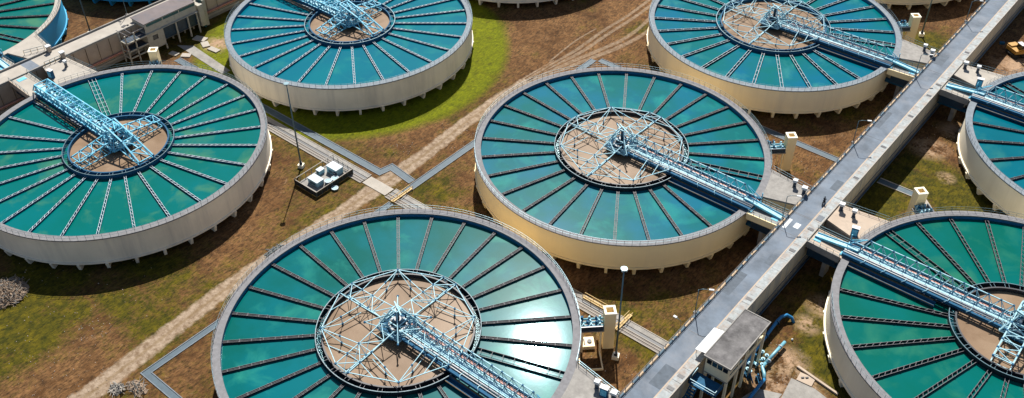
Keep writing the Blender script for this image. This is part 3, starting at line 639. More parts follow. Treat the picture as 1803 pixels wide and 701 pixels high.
def frame_small(cx, cy, label, colm='blue_sky', s=1.0):
    t = thing('scraper_frame', label, 'scraper frame', (cx, cy, -0.8), group='scraper frames on the tanks'); off = (0, 0, -0.8)
    hubs = []
    for k, ang in enumerate((PI / 2, -PI / 2)):
        m = MB(); c, q = math.cos(ang), math.sin(ang)
        rp = lambda x, y, z: (x * c - y * q, x * q + y * c, z)
        for sg in (-1, 1):
            m.beam(rp(1.8, sg * 1.5, 2.3), rp(9.4, sg * 1.5, 1.1), 0.22); m.beam(rp(1.8, sg * 1.5, -.2), rp(9.4, sg * 1.5, -0.4), 0.16)
            zigzag(m, (rp(1.8, sg * 1.5, 2.3), rp(9.4, sg * 1.5, 1.1)), (rp(1.8, sg * 1.5, -.2), rp(9.4, sg * 1.5, -.4)), 6, 0.13)
        for i in range(5):
            x = 1.8 + 7.6 * i / 4; z = 2.3 - 1.2 * i / 4
            m.beam(rp(x, -1.5, z), rp(x, 1.5, z), 0.15); m.beam(rp(x, -1.5, -.3), rp(x, 1.5, -.3), 0.12); hubs += [rp(x, -1.5, z), rp(x, 1.5, z)]
        zigzag(m, (rp(1.8, -1.5, 2.3), rp(9.4, -1.5, 1.1)), (rp(1.8, 1.5, 2.3), rp(9.4, 1.5, 1.1)), 5, 0.11)
        for (x, y, z) in hubs: m.merge(MB().boxc(x, y, z - 0.15, z + 0.15, 0.32, 0.32, 0.4), 'blue_mid')
        hubs = []
        m.build('rake_arm', colm, t, off)
    m = MB()
    for sg in (-1, 1):
        m.beam((-1.5, sg * 1.3, 4.6), (4.6, sg * 1.3, 3.0), 0.3); m.beam((4.6, sg * 1.3, 3.0), (9.9, sg * 1.6, 0.6), 0.28)
        m.beam((1.5, sg * 1.3, 0.3), (9.9, sg * 1.6, -0.2), 0.2); m.beam((9.9, sg * 1.6, .6), (9.9, sg * 1.6, -.3), 0.2)
        zigzag(m, ((1, sg * 1.3, 3.9), (9.9, sg * 1.6, 0.6)), ((1, sg * 1.3, .2), (9.9, sg * 1.6, -.2)), 6, 0.16)
        hubs += [(4.6, sg * 1.3, 3.0), (9.9, sg * 1.6, 0.6)]
    for x, z in ((-1.5, 4.6), (1.5, 3.8), (4.6, 3.0), (7.2, 1.8), (9.9, .6)): m.beam((x, -1.4, z), (x, 1.4, z), 0.2)
    m.beam((4.6, -1.3, 3), (7.2, 1.45, 1.8), .14); m.beam((7.2, -1.45, 1.8), (9.9, 1.6, .6), .14)
    for (x, y, z) in hubs[-4:]: m.merge(MB().boxc(x, y, z - 0.16, z + 0.16, 0.36, 0.36, 0.4), 'blue_mid')
    m.build('main_truss', colm, t, off)
    centre_tower(t, off, colm)
    return t
frame_large(0, -64.2, 'pale blue star-shaped space frame over the brown centre of the nearest tank')
frame_large(0, 0, 'pale blue star-shaped space frame over the centre of the middle tank')
frame_large(0, 64.6, 'pale blue space frame in the tank cut by the top edge, left of the road')
frame_small(-80.5, -64.3, 'sky blue cross-shaped scraper frame in the centre of the leftmost grey-walled tank')
frame_small(-80.5, 0.2, 'sky blue cross-shaped scraper frame in the turquoise tank at the top')
frame_small(79, -0.3, 'blue and white scraper frame cut by the right edge, in the lower right tank', 'blue_pale')

frame_small(79, 63.6, 'scraper frame beyond the right edge of the photo, below the excavator', 'blue_pale')
frame_large(-161.3, -64.3, 'scraper frame of the blue-walled tank beyond the top left corner')
# ------------------------------------------------------------------ bridges to the centres
def bridge_open(cx, cy, sgn, label, endx=30.3, ycent=0.0):
    """walkway with a three-chord truss on its far side; runs from the centre towards sgn*x"""
    t = thing('access_bridge', label, 'bridge', (cx, cy, 0), group='truss bridges to the tank centres'); Y = ycent
    S = lambda x, y, z: (sgn * x, y + Y, z)
    def bx(m, x0, x1, y0, y1, z0, z1): m.box(min(sgn * x0, sgn * x1), max(sgn * x0, sgn * x1), y0 + Y, y1 + Y, z0, z1)
    m = MB()
    for y in (-1.75, 2.15): bx(m, 1.6, endx, y - 0.11, y + 0.11, 0.02, 0.62); bx(m, 1.6, endx, y - 0.24, y + 0.24, 0.625, 0.68)
    for k in range(15): x = 2.0 + k * 2.0; bx(m, x, x + 0.16, -1.64, 2.04, 0.1, 0.36)
    m.build('girder', 'blue_mid', t)
    m = MB(); bx(m, 1.4, endx, -0.35, 0.85, 0.56, 0.64)
    for k in range(28): bx(m, 1.5 + k * 1.03, 1.5 + k * 1.03 + 0.1, -0.37, 0.87, 0.645, 0.67)
    m.build('deck', 'blue_pale', t)
    m = MB(); bx(m, 1.4, endx, 1.25, 1.75, 0.50, 0.56)
    m.build('cable_tray', 'red', t)
    m = MB().tube([S(2, -0.75, 0.72), S(endx, -0.75, 0.72)], 0.17, 8); m.tube([S(2, -1.2, 0.66), S(endx, -1.2, 0.66)], 0.11, 6)
    m.build('service_pipe', 'white', t)
    # truss
    m = MB(); zt = 2.75; L_ = endx - 0.8; n = 12
    for y, z in ((0.98, 0.72), (2.15, 0.75)): m.beam(S(1.4, y, z), S(L_, y, z), 0.13)
    top0, top1 = Vector(S(2.4, 1.75, zt)), Vector(S(L_ - 2.6, 1.75, zt)); m.beam(top0, top1, 0.15)
    nodes = [top0.lerp(top1, i / n) for i in range(n + 1)]
    for i, p in enumerate(nodes):
        for y, z in ((0.98, 0.72), (2.15, 0.75)):
            dx = (top1.x - top0.x) / n / 2
            m.beam(p, (p.x - dx, y + Y, z), 0.10); m.beam(p, (p.x + dx, y + Y, z), 0.10)
    for i in range(n + 2):
        x = top0.x + (top1.x - top0.x) / n * (i - 0.5); m.beam((x, .98 + Y, .72), (x, 2.15 + Y, .75), .09)
    for p in nodes: m.merge(MB().boxc(p.x, p.y, p.z - .12, p.z + .12, .3, .26), 'blue_mid')
    m.build('truss', 'blue_pale', t)
    for y in (-0.42, 0.92):
        m = MB()
        for k in range(15):
            x = 1.6 + k * (endx - 1.8) / 14; m.beam(S(x, y, 0.64), S(x, y, 1.72), 0.07)
        for z in (1.2, 1.72): m.beam(S(1.6, y, z), S(endx - .2, y, z), 0.065)
        m.build('handrail', 'blue_mid', t)
    # hoops on the near side
    m = MB()
    for k in range(7):
        x = 4 + k * 3.7; m.mark().tube([S(x, -0.5, .62), S(x, -1.7, .9), S(x + .5, -2.3, .62)], 0.07, 5)
    m.pieces('hose_hoop', 'blue_pale', t)
    # flume below the near side
    r1 = 13.0
    m = MB(); bx(m, r1, 29.0, -3.15, -2.35, -0.72, -0.66); bx(m, r1, 29.0, -3.2, -3.12, -0.7, -0.2); bx(m, r1, 29.0, -2.38, -2.3, -0.7, -0.1)
    m.build('flume', 'blue_mid', t)
    m = MB(); bx(m, r1 + .5, 28.4, -2.34, -2.05, -0.35, 0.0); m.tube([S(r1, -3.3, -.25), S(28.8, -3.3, -.25)], 0.09, 6)
    m.build('rusty_pipe', 'rust', t)
    # gangway down to the platform
    m = MB(); a, b_ = Vector(S(endx - 2.2, 0.25, 0.98)), Vector(S(36.1, 0.25, 0.14)); m.beam(a, b_, 1.15, 0.12)
    m.build('gangway', 'blue_pale', t)
    m = MB()
    for sy in (-0.6, 0.6): m.beam(a + Vector((0, sy, 0.05)), b_ + Vector((0, sy, 0.05)), 0.1, 0.42)
    m.build('gangway_side', 'blue_sky', t)
    m = MB()
    m.beam(S(endx + 0.2, -1.9, 0.05), S(endx + .2, 2.3, 0.05), 0.3, 0.3); m.cyl(sgn * (endx + .2), 2.3 + Y, 0.02, 2.0, 0.1, 8); m.beam(S(endx - 2.8, 1.75, 2.75), S(endx + .2, 2.2, .7), 0.12); m.beam(S(endx - 2.8, 1.75, 2.75), S(endx + .2, .95, .7), 0.12)
    m.build('end_frame', 'blue_sky', t)
    return t
bridge_open(0, -64.2, 1, 'pale blue truss bridge of the nearest tank, running down to the bottom edge')
bridge_open(0, 0, 1, 'pale blue truss bridge from the middle tank to the elevated road')
bridge_open(0, 64.6, 1, 'bright blue truss bridge of the tank cut by the top edge, reaching the elevated road')
bridge_open(79, -0.3, -1, 'pale blue truss bridge of the lower right tank, with a zigzag top chord')
bridge_open(79, 63.6, -1, 'pale blue truss bridge at the right edge above the lower right tank')
bridge_open(-161.3, -64.3, 1, 'blue truss bridge end in the top left corner')
def bridge_box(cx, cy, sgn, label, yc=0.4):
    t = thing('access_bridge', label, 'bridge', (cx, cy, 0), group='truss bridges to the tank centres')
    S = lambda x, y, z: (sgn * x, y + yc, z)
    x0, x1 = 1.5, 29.3; n = 13
    for y, nm in ((-1.55, 'side_truss'), (1.55, 'side_truss')):
        m = MB()
        m.beam(S(x0, y, 0.35), S(x1 + 1.2, y, 0.35), 0.24); m.beam(S(x0, y, 2.5), S(x1, y, 2.5), 0.24); m.beam(S(x1, y, 2.5), S(x1 + 1.8, y, 0.35), 0.2)
        for k in range(n + 1):
            x = x0 + (x1 - x0) * k / n; m.beam(S(x, y, .35), S(x, y, 2.5), 0.16)
        zigzag(m, (S(x0, y, .35), S(x1, y, .35)), (S(x0, y, 2.5), S(x1, y, 2.5)), n, 0.16)
        for k in range(n): # gusset plates
            x = x0 + (x1 - x0) * (k + 0.5) / n; m.beam(S(x - .5, y, 1.0), S(x + .5, y, 1.0), 0.06, 0.55)
        m.build(nm, 'blue_sky', t)
    m = MB()
    for k in range(n + 1):
        x = x0 + (x1 - x0) * k / n; m.beam(S(x, -1.55, 2.5), S(x, 1.55, 2.5), 0.16)
        if k < n: m.beam(S(x, -1.55 if k % 2 else 1.55, 2.5), S(x + (x1 - x0) / n, 1.55 if k % 2 else -1.55, 2.5), 0.10)
    m.build('top_tie', 'blue_sky', t)
    m = MB()
    bxm = lambda a, b_, y0, y1, z0, z1: m.box(min(sgn * a, sgn * b_), max(sgn * a, sgn * b_), y0 + yc, y1 + yc, z0, z1)
    bxm(x0, x1 + 2.5, -0.9, 0.9, 0.40, 0.48)
    m.build('deck', 'blue_pale', t)
    m = MB(); rnd = random.Random(5)
    for k in range(34):
        x = x0 + rnd.uniform(0, x1 - x0 - 1); y = rnd.uniform(-1.2, 1.0); bxm(x, x + rnd.uniform(.3, .9), y, y + rnd.uniform(.2, .5), .49, .62 + rnd.uniform(0, .7))
    m.build('deck_fitting', 'blue_pale', t)
    m = MB(); bxm(x0, x1, -1.9, -1.72, 0.0, 0.55); bxm(x0, x1, 1.72, 1.9, 0.0, 0.55)
    m.build('girder', 'blue_mid', t)
    m = MB().tube([S(9.5, -2.4, -.3), S(28.6, -2.4, -.3)], 0.14, 6); m.tube([S(9.5, -3.0, -.35), S(28.6, -3.0, -.35)], 0.1, 6)
    m.build('rusty_pipe', 'rust', t)
    return t
bridge_box(-80.5, -64.3, -1, 'sky blue box truss bridge of the leftmost grey-walled tank, reaching the left road')
bridge_box(-80.5, 0.2, -1, 'sky blue box truss bridge over the turquoise tank at the top edge')

# ------------------------------------------------------------------ elevated roads
def build_road(x0, xa, xb, side, y0, y1, lab, leftr):
    """deck between x0 (kerb side) and xb; asphalt from kerb to xa; strip of channel covers xa..xb"""
    s = 1 if xb > x0 else -1
    B_ = lambda m, a, b_, c, d, e, f_: m.box(min(a, b_), max(a, b_), c, d, e, f_)
    t = thing('elevated_channel', lab, 'elevated road', (x0, y0, G)); off = (x0, y0, G)
    B_(m := MB(), x0 + s * 0.3, xb - s * 0.25, y0, y1, -5.9, -0.2); m.build('channel_wall', 'chan_wall' if leftr is False else 'concrete_tan', t, off)
    B_(m := MB(), x0, xb, y0, y1, -0.195, -0.01); m.build('deck_slab', 'concrete_pale', t, off)
    m = MB(); B_(m, x0 + s * 0.15, xb + s * 0.1, y0, y1, -6.4, -5.92); m.build('base_ledge', 'concrete_pale', t, off)
    m = MB(); B_(m, x0 + s * 0.4, xb - s * 0.5, y0, y1, G - .1, -6.42); m.build('footing', 'concrete', t, off)
    return t, off, s, B_
RX0, RXA, RXB = 36.25, 40.45, 42.35
t, off, s, B_ = build_road(RX0, RXA, RXB, 1, -200, 420, 'long elevated road on a stained cream channel wall, crossing the right half of the photo', False)
m = MB(); B_(m, RX0, RX0 + 0.34, -200, 420, -0.005, 0.24); m.build('kerb', 'kerb', t, off)
m = MB(); B_(m, RXA, RXA + 0.22, -200, 420, -0.005, 0.22); m.build('inner_kerb', 'concrete_tan', t, off)
m = MB(); rnd = random.Random(11); y = -200
while y < 420:
    ln = rnd.uniform(2.2, 3.4); B_(m, RXA + 0.24, RXB - 0.12, y, y + ln - 0.05, -0.004, 0.26 + rnd.uniform(-.02, .02)); y += ln
m.build('channel_cover', 'strip', t, off)
m = MB(); B_(m, RXB - 0.1, RXB + 0.05, -200, 420, -0.19, 0.34); m.build('outer_lip', 'concrete_pale', t, off)
m = MB()
for y in (-46.9, -43.9, -28.6, -22.3, -6.7, 0.6, 20, 33, 47, 57, 62.5, 80): B_(m.mark(), 40.95, 42.0, y - 0.35, y + 0.35, 0.2, 0.3)
m.pieces('hatch_opening', 'dark_steel', t, off)
m = MB(); B_(m, 40.9, 42.0, 3.6, 5.3, 0.2, 0.31); m.build('blue_hatch', 'blue_deep', t, off)
m = MB()
for k in range(200):
    y = -120 + k * 1.9; m.beam((RX0 + .08, y, .24), (RX0 + .08, y, .95), .07)
for z in (.6, .95): m.beam((RX0 + .08, -120, z), (RX0 + .08, 258, z), .05)
m.build('kerb_railing', 'dark_steel', t, off)
m = MB(); m.tube([(RXB + .35, -200, -5.4), (RXB + .35, 420, -5.4)], .2, 8); m.tube([(RXB + .12, -200, -3.9), (RXB + .12, 420, -3.9)], .07, 6)
m.build('wall_pipe', 'blue_deep', t, off)
structure(MB().box(RX0 + 0.35, RXA - 0.01, -200, 420, -0.004, 0.02).build('road', 'asphalt'))
# painted marks and worn patches on the asphalt
for (x0, x1, y0, y1) in ((37.0, 37.6, -1.9, 1.2), (38.5, 39.5, -0.6, 0.9)):
    tag(structure(MB().box(x0, x1, y0, y1, 0.018, 0.026).build('road_marking', 'white')))
m = MB()
for (x0_, x1_, y0_, y1_) in ((36.9, 38.3, -23.5, -17.0), (38.8, 40.2, 14, 17.5), (37.0, 38.0, 39, 46), (38.2, 40.3, -48, -43), (36.8, 39.0, 71, 76), (39.0, 40.3, -12.5, -9.5)): m.box(x0_, x1_, y0_, y1_, 0.018, 0.0245)
structure(m.build('road_patch', 'patch'))
m = MB()
for y in (-34.6, 3.2, 3.5, 35.0, 67.6, -2.8): m.box(RX0 + 0.36, RXA - 0.02, y, y + 0.09, 0.018, 0.03)
structure(m.build('road_joint', 'dark_steel'))
# left road
LX0, LXA, LXB = -124.9, -120.2, -119.6
t, off, s, B_ = build_road(LX0, LXA, LXB, 1, -150, 300, 'pale elevated road crossing the top left corner on a tan concrete wall', True)
m = MB(); B_(m, LX0, LX0 + 0.3, -150, 300, -0.005, 0.45); B_(m, LXB - 0.3, LXB, -150, 300, -0.005, 0.3); m.build('kerb', 'concrete', t, off)
m = MB()
for k in range(60):
    y = -110 + 3.1 * k; m.mark().beam((LXB - .02, y, -0.3), (LXB - .02, y, -5.8), 0.12, 0.05)
m.pieces('wall_joint', 'rust', t, off)
m = MB(); m.tube([(LXB + .3, -150, -5.0), (LXB + .3, 300, -5.0)], .28, 8); m.build('wall_pipe', 'red', t, off)
structure(MB().box(LX0 + 0.31, LXB - 0.31, -150, 300, -0.004, 0.02).build('road', 'concrete_pale'))
structure(MB().box(LX0 + 0.4, LXB - 0.4, -61.5, -58.9, 0.018, 0.026).build('road_patch', 'asphalt'))

# ------------------------------------------------------------------ platforms between road and rim
def platform(cx, cy, sgn, xr, label, topm='concrete_pale', sidem='concrete_tan', rough_=None):
    t = thing('access_platform', label, 'platform', (cx + sgn * 33, cy, 0), group='concrete platforms beside the roads')
    off = (cx + sgn * 33, cy, 0); D = abs(xr - cx)
    P = lambda pts: [(cx + sgn * a, cy + b) for a, b in (pts if sgn > 0 else reversed(pts))]
    def arc(y0, y1, n=6, r=29.98): return [(math.sqrt(r * r - y * y), y) for y in [y0 + (y1 - y0) * k / n for k in range(n + 1)]]
    # landing under the gangway
    land = [(D, -2.3), (D, 1.9)] + list(reversed(arc(-2.6, 1.7)))
    MB().prism(P(land), -0.55, 0.03).build('landing_slab', topm, t, off)
    MB().prism(P([(D, -2.5), (D, -2.31)] + [(30.2, -2.62), (30.2, -2.85)]), -1.1, 0.3).build('landing_beam', sidem, t, off)
    # fan shaped channel box
    fan = [(D, 5.6), (D, 11.2)] + list(reversed(arc(3.6, 12.4)))
    MB().prism(P(fan), -0.35, 0.03).build('fan_slab', topm, t, off)
    MB().prism(P([(D, 5.9), (D, 10.9)] + list(reversed(arc(3.9, 12.0)))), -5.6, -0.36).build('channel_box', sidem, t, off)
    MB().prism(P([(D, 1.9), (D, 2.15), (30.1, 1.95), (30.1, 1.7)]), -1.2, 0.12).build('edge_beam', topm, t, off)
    # rails
    m = MB()
    for (a, b) in (((D, 11.1), (27.6, 12.3)), ((D, 1.95), (30.3, 1.85)), ((D, -2.4), (30.3, -2.7))):
        n = 5; m.mark()
        for k in range(n + 1):
            x, y = a[0] + (b[0] - a[0]) * k / n, a[1] + (b[1] - a[1]) * k / n
            m.beam((cx + sgn * x, cy + y, .03), (cx + sgn * x, cy + y, 1.1), .06)
        for z in (.55, 1.1): m.beam((cx + sgn * a[0], cy + a[1], z), (cx + sgn * b[0], cy + b[1], z), .05)
    m.pieces('platform_railing', 'galv', t, off)
    MB().boxc(cx + sgn * (D - 1.3), cy - .2, 0.03, 0.09, 1.3, 1.9).build('blue_hatch', 'blue_sky', t, off)
    MB().box(min(cx + sgn * 31, cx + sgn * (D - .3)), max(cx + sgn * 31, cx + sgn * (D - .3)), cy - 1.9, cy + 1.4, -3.2, -0.56).build('pipe_housing', 'blue_deep', t, off)
    m = MB(); m.tube([(cx + sgn * 29.5, cy - .6, -3.8), (cx + sgn * (D - .1), cy - .6, -3.8)], .55, 10); m.build('feed_pipe', 'blue_mid', t, off)
    m = MB(); m.boxc(cx + sgn * 33, cy + .2, G - .1, -3.2, .8, 2.4); m.build('pier', 'concrete', t, off)
    return t
def cabinet(x, y, label, kind='post', sx=.8):
    t = thing('control_cabinet', label, 'cabinet', (x, y, 0.03), R(12), 'control cabinets on the platforms')
    if kind == 'post':
        MB().boxc(0, 0, 0.12, 1.25, sx * .8, sx * .7).build('cabinet_body', 'blue_deep', t)
        MB().boxc(0, 0, 1.25, 1.75, sx * 1.25, sx * 1.1).build('hood', 'white', t)
        MB().boxc(0, 0, 0, .12, sx, sx).build('plinth', 'concrete', t)
    else:
        MB().boxc(0, 0, 0, 1.95, 1.25, .75).build('cabinet_body', 'blue_mid', t)
        MB().boxc(0, 0, 1.95, 2.05, 1.4, .9).build('hood', 'white', t)
        MB().box(-.5, .5, -.41, -.38, .3, 1.7).build('door', 'blue_sky', t)
def pillar(x, y, label):
    t = thing('gate_pillar', label, 'pillar', (x, y, 0.02), 0, 'pale pillars along the left road')
    MB().boxc(0, 0, 0, 1.5, .8, .8).build('shaft', 'concrete_tan', t); MB().boxc(0, 0, 1.5, 1.7, 1.1, 1.1).build('cap', 'white', t)

platform(0, -64.2, 1, RX0, 'grey fan-shaped concrete platform at the bottom edge beside the nearest tank', 'concrete')
platform(0, 0, 1, RX0, 'grey fan-shaped concrete platform linking the middle tank to the road', 'concrete', 'cream')
platform(0, 64.6, 1, RX0, 'streaky grey platform linking the top right tank to the road, below a square tower', 'concrete', 'cream')
platform(79, -0.3, -1, RXB, 'pale fan-shaped platform at the end of the lower right bridge, with a tall blue cabinet', 'concrete_tan', 'concrete')
platform(79, 63.6, -1, RXB, 'pale platform between the road and the tank at the right edge', 'concrete_pale', 'concrete')
platform(-80.5, -64.3, -1, LXB, 'pale platform between the left road and the leftmost grey-walled tank', 'concrete_pale', 'concrete_tan')
platform(-161.3, -64.3, 1, LX0, 'pale platform at the top left beside the blue-walled tank', 'concrete_pale', 'wall_blue')
cabinet(33.3, 10.2, 'small cabinet with a white hood on the grey platform, beside the middle tank railing', sx=.7)
cabinet(35.7, 9.3, 'larger white-hooded cabinet on the grey platform, at the road near the middle tank')
cabinet(43.3, 9.3, 'white-hooded cabinet on the pale lower right platform, closest to the road')
cabinet(45.9, 9.0, 'small white-topped cabinet on the pale lower right platform, at its railing', sx=.7)
cabinet(48.2, 4.2, 'tall blue cabinet standing on the pale platform of the lower right tank', 'tall')
cabinet(33.4, 74.9, 'small hooded cabinet on the streaky platform near the top square tower', sx=.7)
cabinet(35.6, 73.6, 'large white-hooded cabinet on the streaky platform beside the road at the top')
cabinet(43.4, 73.3, 'white-hooded cabinet on the right-hand platform near the excavator, closest to the road')
cabinet(46.2, 73.4, 'small hooded cabinet at the railing of the right-hand platform near the excavator', sx=.7)
cabinet(48.4, 67.8, 'tall blue cabinet on the platform of the tank at the right edge', 'tall')
cabinet(32.6, -53.9, 'small white-hooded cabinet at the bottom edge beside the nearest tank', sx=.7)
cabinet(34.3, -54.4, 'tall blue cabinet with pale top at the bottom edge beside the nearest tank', 'tall')
cabinet(35.8, -54.0, 'white-hooded cabinet at the bottom edge touching the road kerb')
cabinet(-115.2, -55.3, 'small dark cabinet on the pale platform beside the left road', sx=.6)
cabinet(-113.6, -59.8, 'tall blue cabinet beside the start of the leftmost box bridge', 'tall')
pillar(-124.3, -54.2, 'pale gate pillar on the far edge of the left road')
pillar(-119.3, -53.6, 'pale gate pillar on the near edge of the left road')
def gate(x, y, ln, rz, label):
    t = thing('gate', label, 'gate', (x, y, 0.03), rz, 'yellowish gates on the left road')
    m = MB()
    for k in range(4): m.mark().beam((ln * k / 3, 0, 0), (ln * k / 3, 0, 1.1), .1)
    m.pieces('gate_post', 'yellow', t)
    m = MB()
    for z in (.5, 1.1): m.beam((0, 0, z), (ln, 0, z), .08)
    m.build('gate_rail', 'galv', t)
gate(-127.6, -58.6, 4.5, R(70), 'low yellowish rail gate on the platform beyond the left road')
gate(-119.2, -58.2, 3.8, R(88), 'low yellowish rail gate on the near edge of the left road')

# ------------------------------------------------------------------ square shafts with their pipe racks
def shaft(cx, cy, ang, label, r=35.0, pl=None):
    a = R(ang); x, y = cx + r * math.cos(a), cy + r * math.sin(a)
    t = thing('square_shaft', label, 'shaft tower', (x, y, G), a, 'square cream shafts beside the tanks')
    h = 0.95; H = 8.6
    m = MB()
    for (a0, b0, c0, d0) in ((-h, h, -h, -h + .3), (-h, h, h - .3, h), (-h, -h + .3, -h + .3, h - .3), (h - .3, h, -h + .3, h - .3)): m.box(a0, b0, c0, d0, -.1, H - .25)
    m.build('shaft_wall', 'cream', t)
    m = MB(); q = h + .06
    for (a0, b0, c0, d0) in ((-q, q, -q, -h + .34), (-q, q, h - .34, q), (-q, -h + .34, -h + .34, h - .34), (h - .34, q, -h + .34, h - .34)): m.box(a0, b0, c0, d0, H - .245, H)
    m.build('shaft_rim', 'wall_white', t)
    MB().box(-h + .3, h - .3, -h + .3, h - .3, 0, H - 2.2).build('shaft_plug', 'rust', t)
    # rack
    t2 = thing('pipe_rack', label.replace('cream square shaft', 'rack of blue and white valves'), 'pipe rack', (x, y, G + 5.2), a, 'pipe racks between the tanks and their shafts')
    MB().box(-5.0, -.98, -1.5, 1.5, -.25, 0).build('rack_slab', 'concrete', t2)
    MB().box(-5.0, -1.2, -1.45, -1.25, .0, 1.0).build('rack_guard', 'blue_deep', t2)
    m = MB(); m2 = MB(); rnd = random.Random(int(ang * 7 + cy))
    for yy in (-.7, .1, .9):
        m.mark().tube([(-5.2, yy, .45), (-.9, yy, .45)], .2, 8)
        for k in range(3):
            xx = -4.6 + k * 1.5 + rnd.uniform(-.2, .2); m2.mark().cyl(xx, yy, .1, .85, .24, 8); m2.boxc(xx, yy, .85, 1.15, .36, .22, rnd.uniform(0, 3))
    m.pieces('rack_pipe', 'pale_pipe', t2); m2.pieces('valve', 'blue_pale', t2)
    m = MB()
    for k in range(8): m.mark().boxc(-4.7 + rnd.uniform(0, 3.6), rnd.uniform(-1.1, 1.3), .5, rnd.uniform(.8, 1.5), rnd.uniform(.2, .5), rnd.uniform(.2, .5), rnd.uniform(0, 3))
    m.pieces('actuator', 'blue_mid', t2)
    m = MB()
    for xx in (-4.6, -1.5):
        for yy in (-1.3, 1.3): m.mark().boxc(xx, yy, -5.3, -.26, .3, .3)
    m.pieces('rack_leg', 'cream_pale', t2)
shaft(0, -64.2, 44, 'cream square shaft standing beside the nearest tank and its lamp mast')
shaft(0, 0, 43, 'cream square shaft on orange ground right of the middle tank')
shaft(0, 64.6, 42, 'cream square shaft beside the tank cut by the top edge')
shaft(79, -0.3, 138, 'short-looking cream square shaft behind the rim of the lower right tank')
shaft(-80.5, -64.3, 134, 'cream square shaft behind the leftmost grey-walled tank, below the left building')
# low box and kerbed yard by the nearest shaft
t = thing('valve_box', 'low cream box with a manhole between the nearest tank and its square shaft', 'valve box', (22.3, -42.3, G), R(44))
MB().box(-1.6, 1.5, -1.1, 1.1, 0, .75).build('box_body', 'cream_pale', t); MB().cyl(.7, 0, .75, .95, .4, 12).build('manhole', 'dark_steel', t)
MB().box(-.9, -.7, -.6, .6, .75, .9).box(-.3, -.1, -.6, .6, .75, .9).build('lifting_bar', 'concrete', t)
t = thing('kerb_wall', 'low cream kerb wall around the ground below the nearest valve rack', 'kerb wall', (25, -42, G), R(44))
MB().box(-.1, .1, -4.2, -.2, 0, .4).box(-3.6, -.1, -4.2, -4.0, 0, .4).build('kerb_course', 'cream_pale', t)

# ------------------------------------------------------------------ masts and street lamps
def mast(x, y, z, h, label):
    t = thing('lamp_mast', label, 'lamp mast', (x, y, z), 0, 'tall lamp masts')
    MB().boxc(0, 0, -.1, .75, 1.15, 1.15, .4).build('plinth', 'wall_white', t)
    MB().cyl(0, 0, .75, 1.3, .34, 10).build('base_flange', 'dark_steel', t)
    MB().tube([(0, 0, 1.0), (0, 0, h)], .19, 10, .10).build('pole', 'galv', t)
    hd = MB().cyl(0, 0, h, h + .12, .55, 12).build('lamp_ring', 'galv', t)
    m = MB()
    for k in range(4): m.mark().boxc(.42 * math.cos(k * PI / 2), .42 * math.sin(k * PI / 2), h - .22, h + .1, .3, .3, k * PI / 2)
    m.pieces('lamp_head', 'white', t)
mast(28.0, -41.4, G, 20.8, 'tall lamp mast on a pale plinth beside the nearest square shaft')
mast(-53.4, -40.2, G, 20.8, 'tall lamp mast standing beside the fenced compound with white boxes')
mast(26.8, 95.1, G, 20.8, 'tall lamp mast at the top, between the cut-off cream tank and the road')
mast(-137.4, -37.6, G, 20.8, 'tall lamp mast behind the left road in the top left corner')
def street_lamp(x, y, label, side=1, h=5.6):
    t = thing('street_lamp', label, 'street lamp', (x, y, -.1), 0, 'street lamps along the elevated roads')
    MB().boxc(0, 0, 0, .5, .5, .5).build('base', 'concrete', t)
    MB().tube([(0, 0, .5), (0, 0, h)], .09, 8, .06).tube([(0, 0, h), (side * .5, .3, h + .25), (side * 1.5, .9, h + .3)], .05, 6).build('pole', 'galv', t)
    MB().boxc(side * 1.75, 1.05, h + .22, h + .38, .8, .3, R(30)).build('lamp_head', 'white', t)
street_lamp(36.0, -30.7, 'street lamp on the road kerb just above the flat-roofed control building')
street_lamp(36.0, 0.1, 'street lamp where the middle tank bridge meets the road')
street_lamp(36.0, 30.6, 'street lamp on the road kerb between the middle tank and the top right tank')
street_lamp(36.0, 63.0, 'street lamp where the top right bridge meets the road')
street_lamp(36.0, 94.5, 'street lamp farthest along the right road, near the top edge')
street_lamp(-125.3, -32.7, 'street lamp on the far kerb of the left road beside the left building', -1)
t = thing('floodlight', 'small floodlight on the road kerb, left of the flat-roofed building', 'floodlight', (35.9, -35.0, .2))
MB().tube([(0, 0, 0), (-.1, 0, 1.3), (-1.0, -.1, 1.7)], .05, 6).build('arm', 'galv', t); MB().boxc(-1.2, -.1, 1.6, 1.8, .6, .4).build('lamp_head', 'white', t)

# ------------------------------------------------------------------ fenced compound
t = thing('fence', 'mesh fence, its two shaded sides painted dark, with pale rails around the compound of white boxes', 'fence', (-46.6, -39.6, G))
off = (-46.6, -39.6, G); cn4 = [(-50.0, -44.9), (-43.2, -44.9), (-43.2, -34.9), (-50.0, -34.2)]
m = MB(); m2 = MB(); m3 = MB()
for i in range(4):
    a, b = Vector((*cn4[i], 0)), Vector((*cn4[(i + 1) % 4], 0)); n = max(3, int((b - a).length / 1.4))
    for k in range(n):
        p = a.lerp(b, k / n); m.mark().beam((p.x, p.y, G - .1), (p.x, p.y, G + 1.35), .09)
    m2.mark().beam((a.x, a.y, G + 1.32), (b.x, b.y, G + 1.32), .11)
    if i < 2:
        m3.mark().beam((a.x, a.y, G + .62), (b.x, b.y, G + .62), .03, 1.15)  # panels only on the camera-facing sides, their shade put into the dark colour
m.pieces('fence_post', 'galv', t, off); m2.pieces('fence_rail', 'concrete_pale', t, off); m3.pieces('fence_panel', 'fence', t, off)
structure(MB().box(-49.8, -43.4, -44.7, -34.9, G - .05, G + .07).build('compound_pavement', 'concrete'))
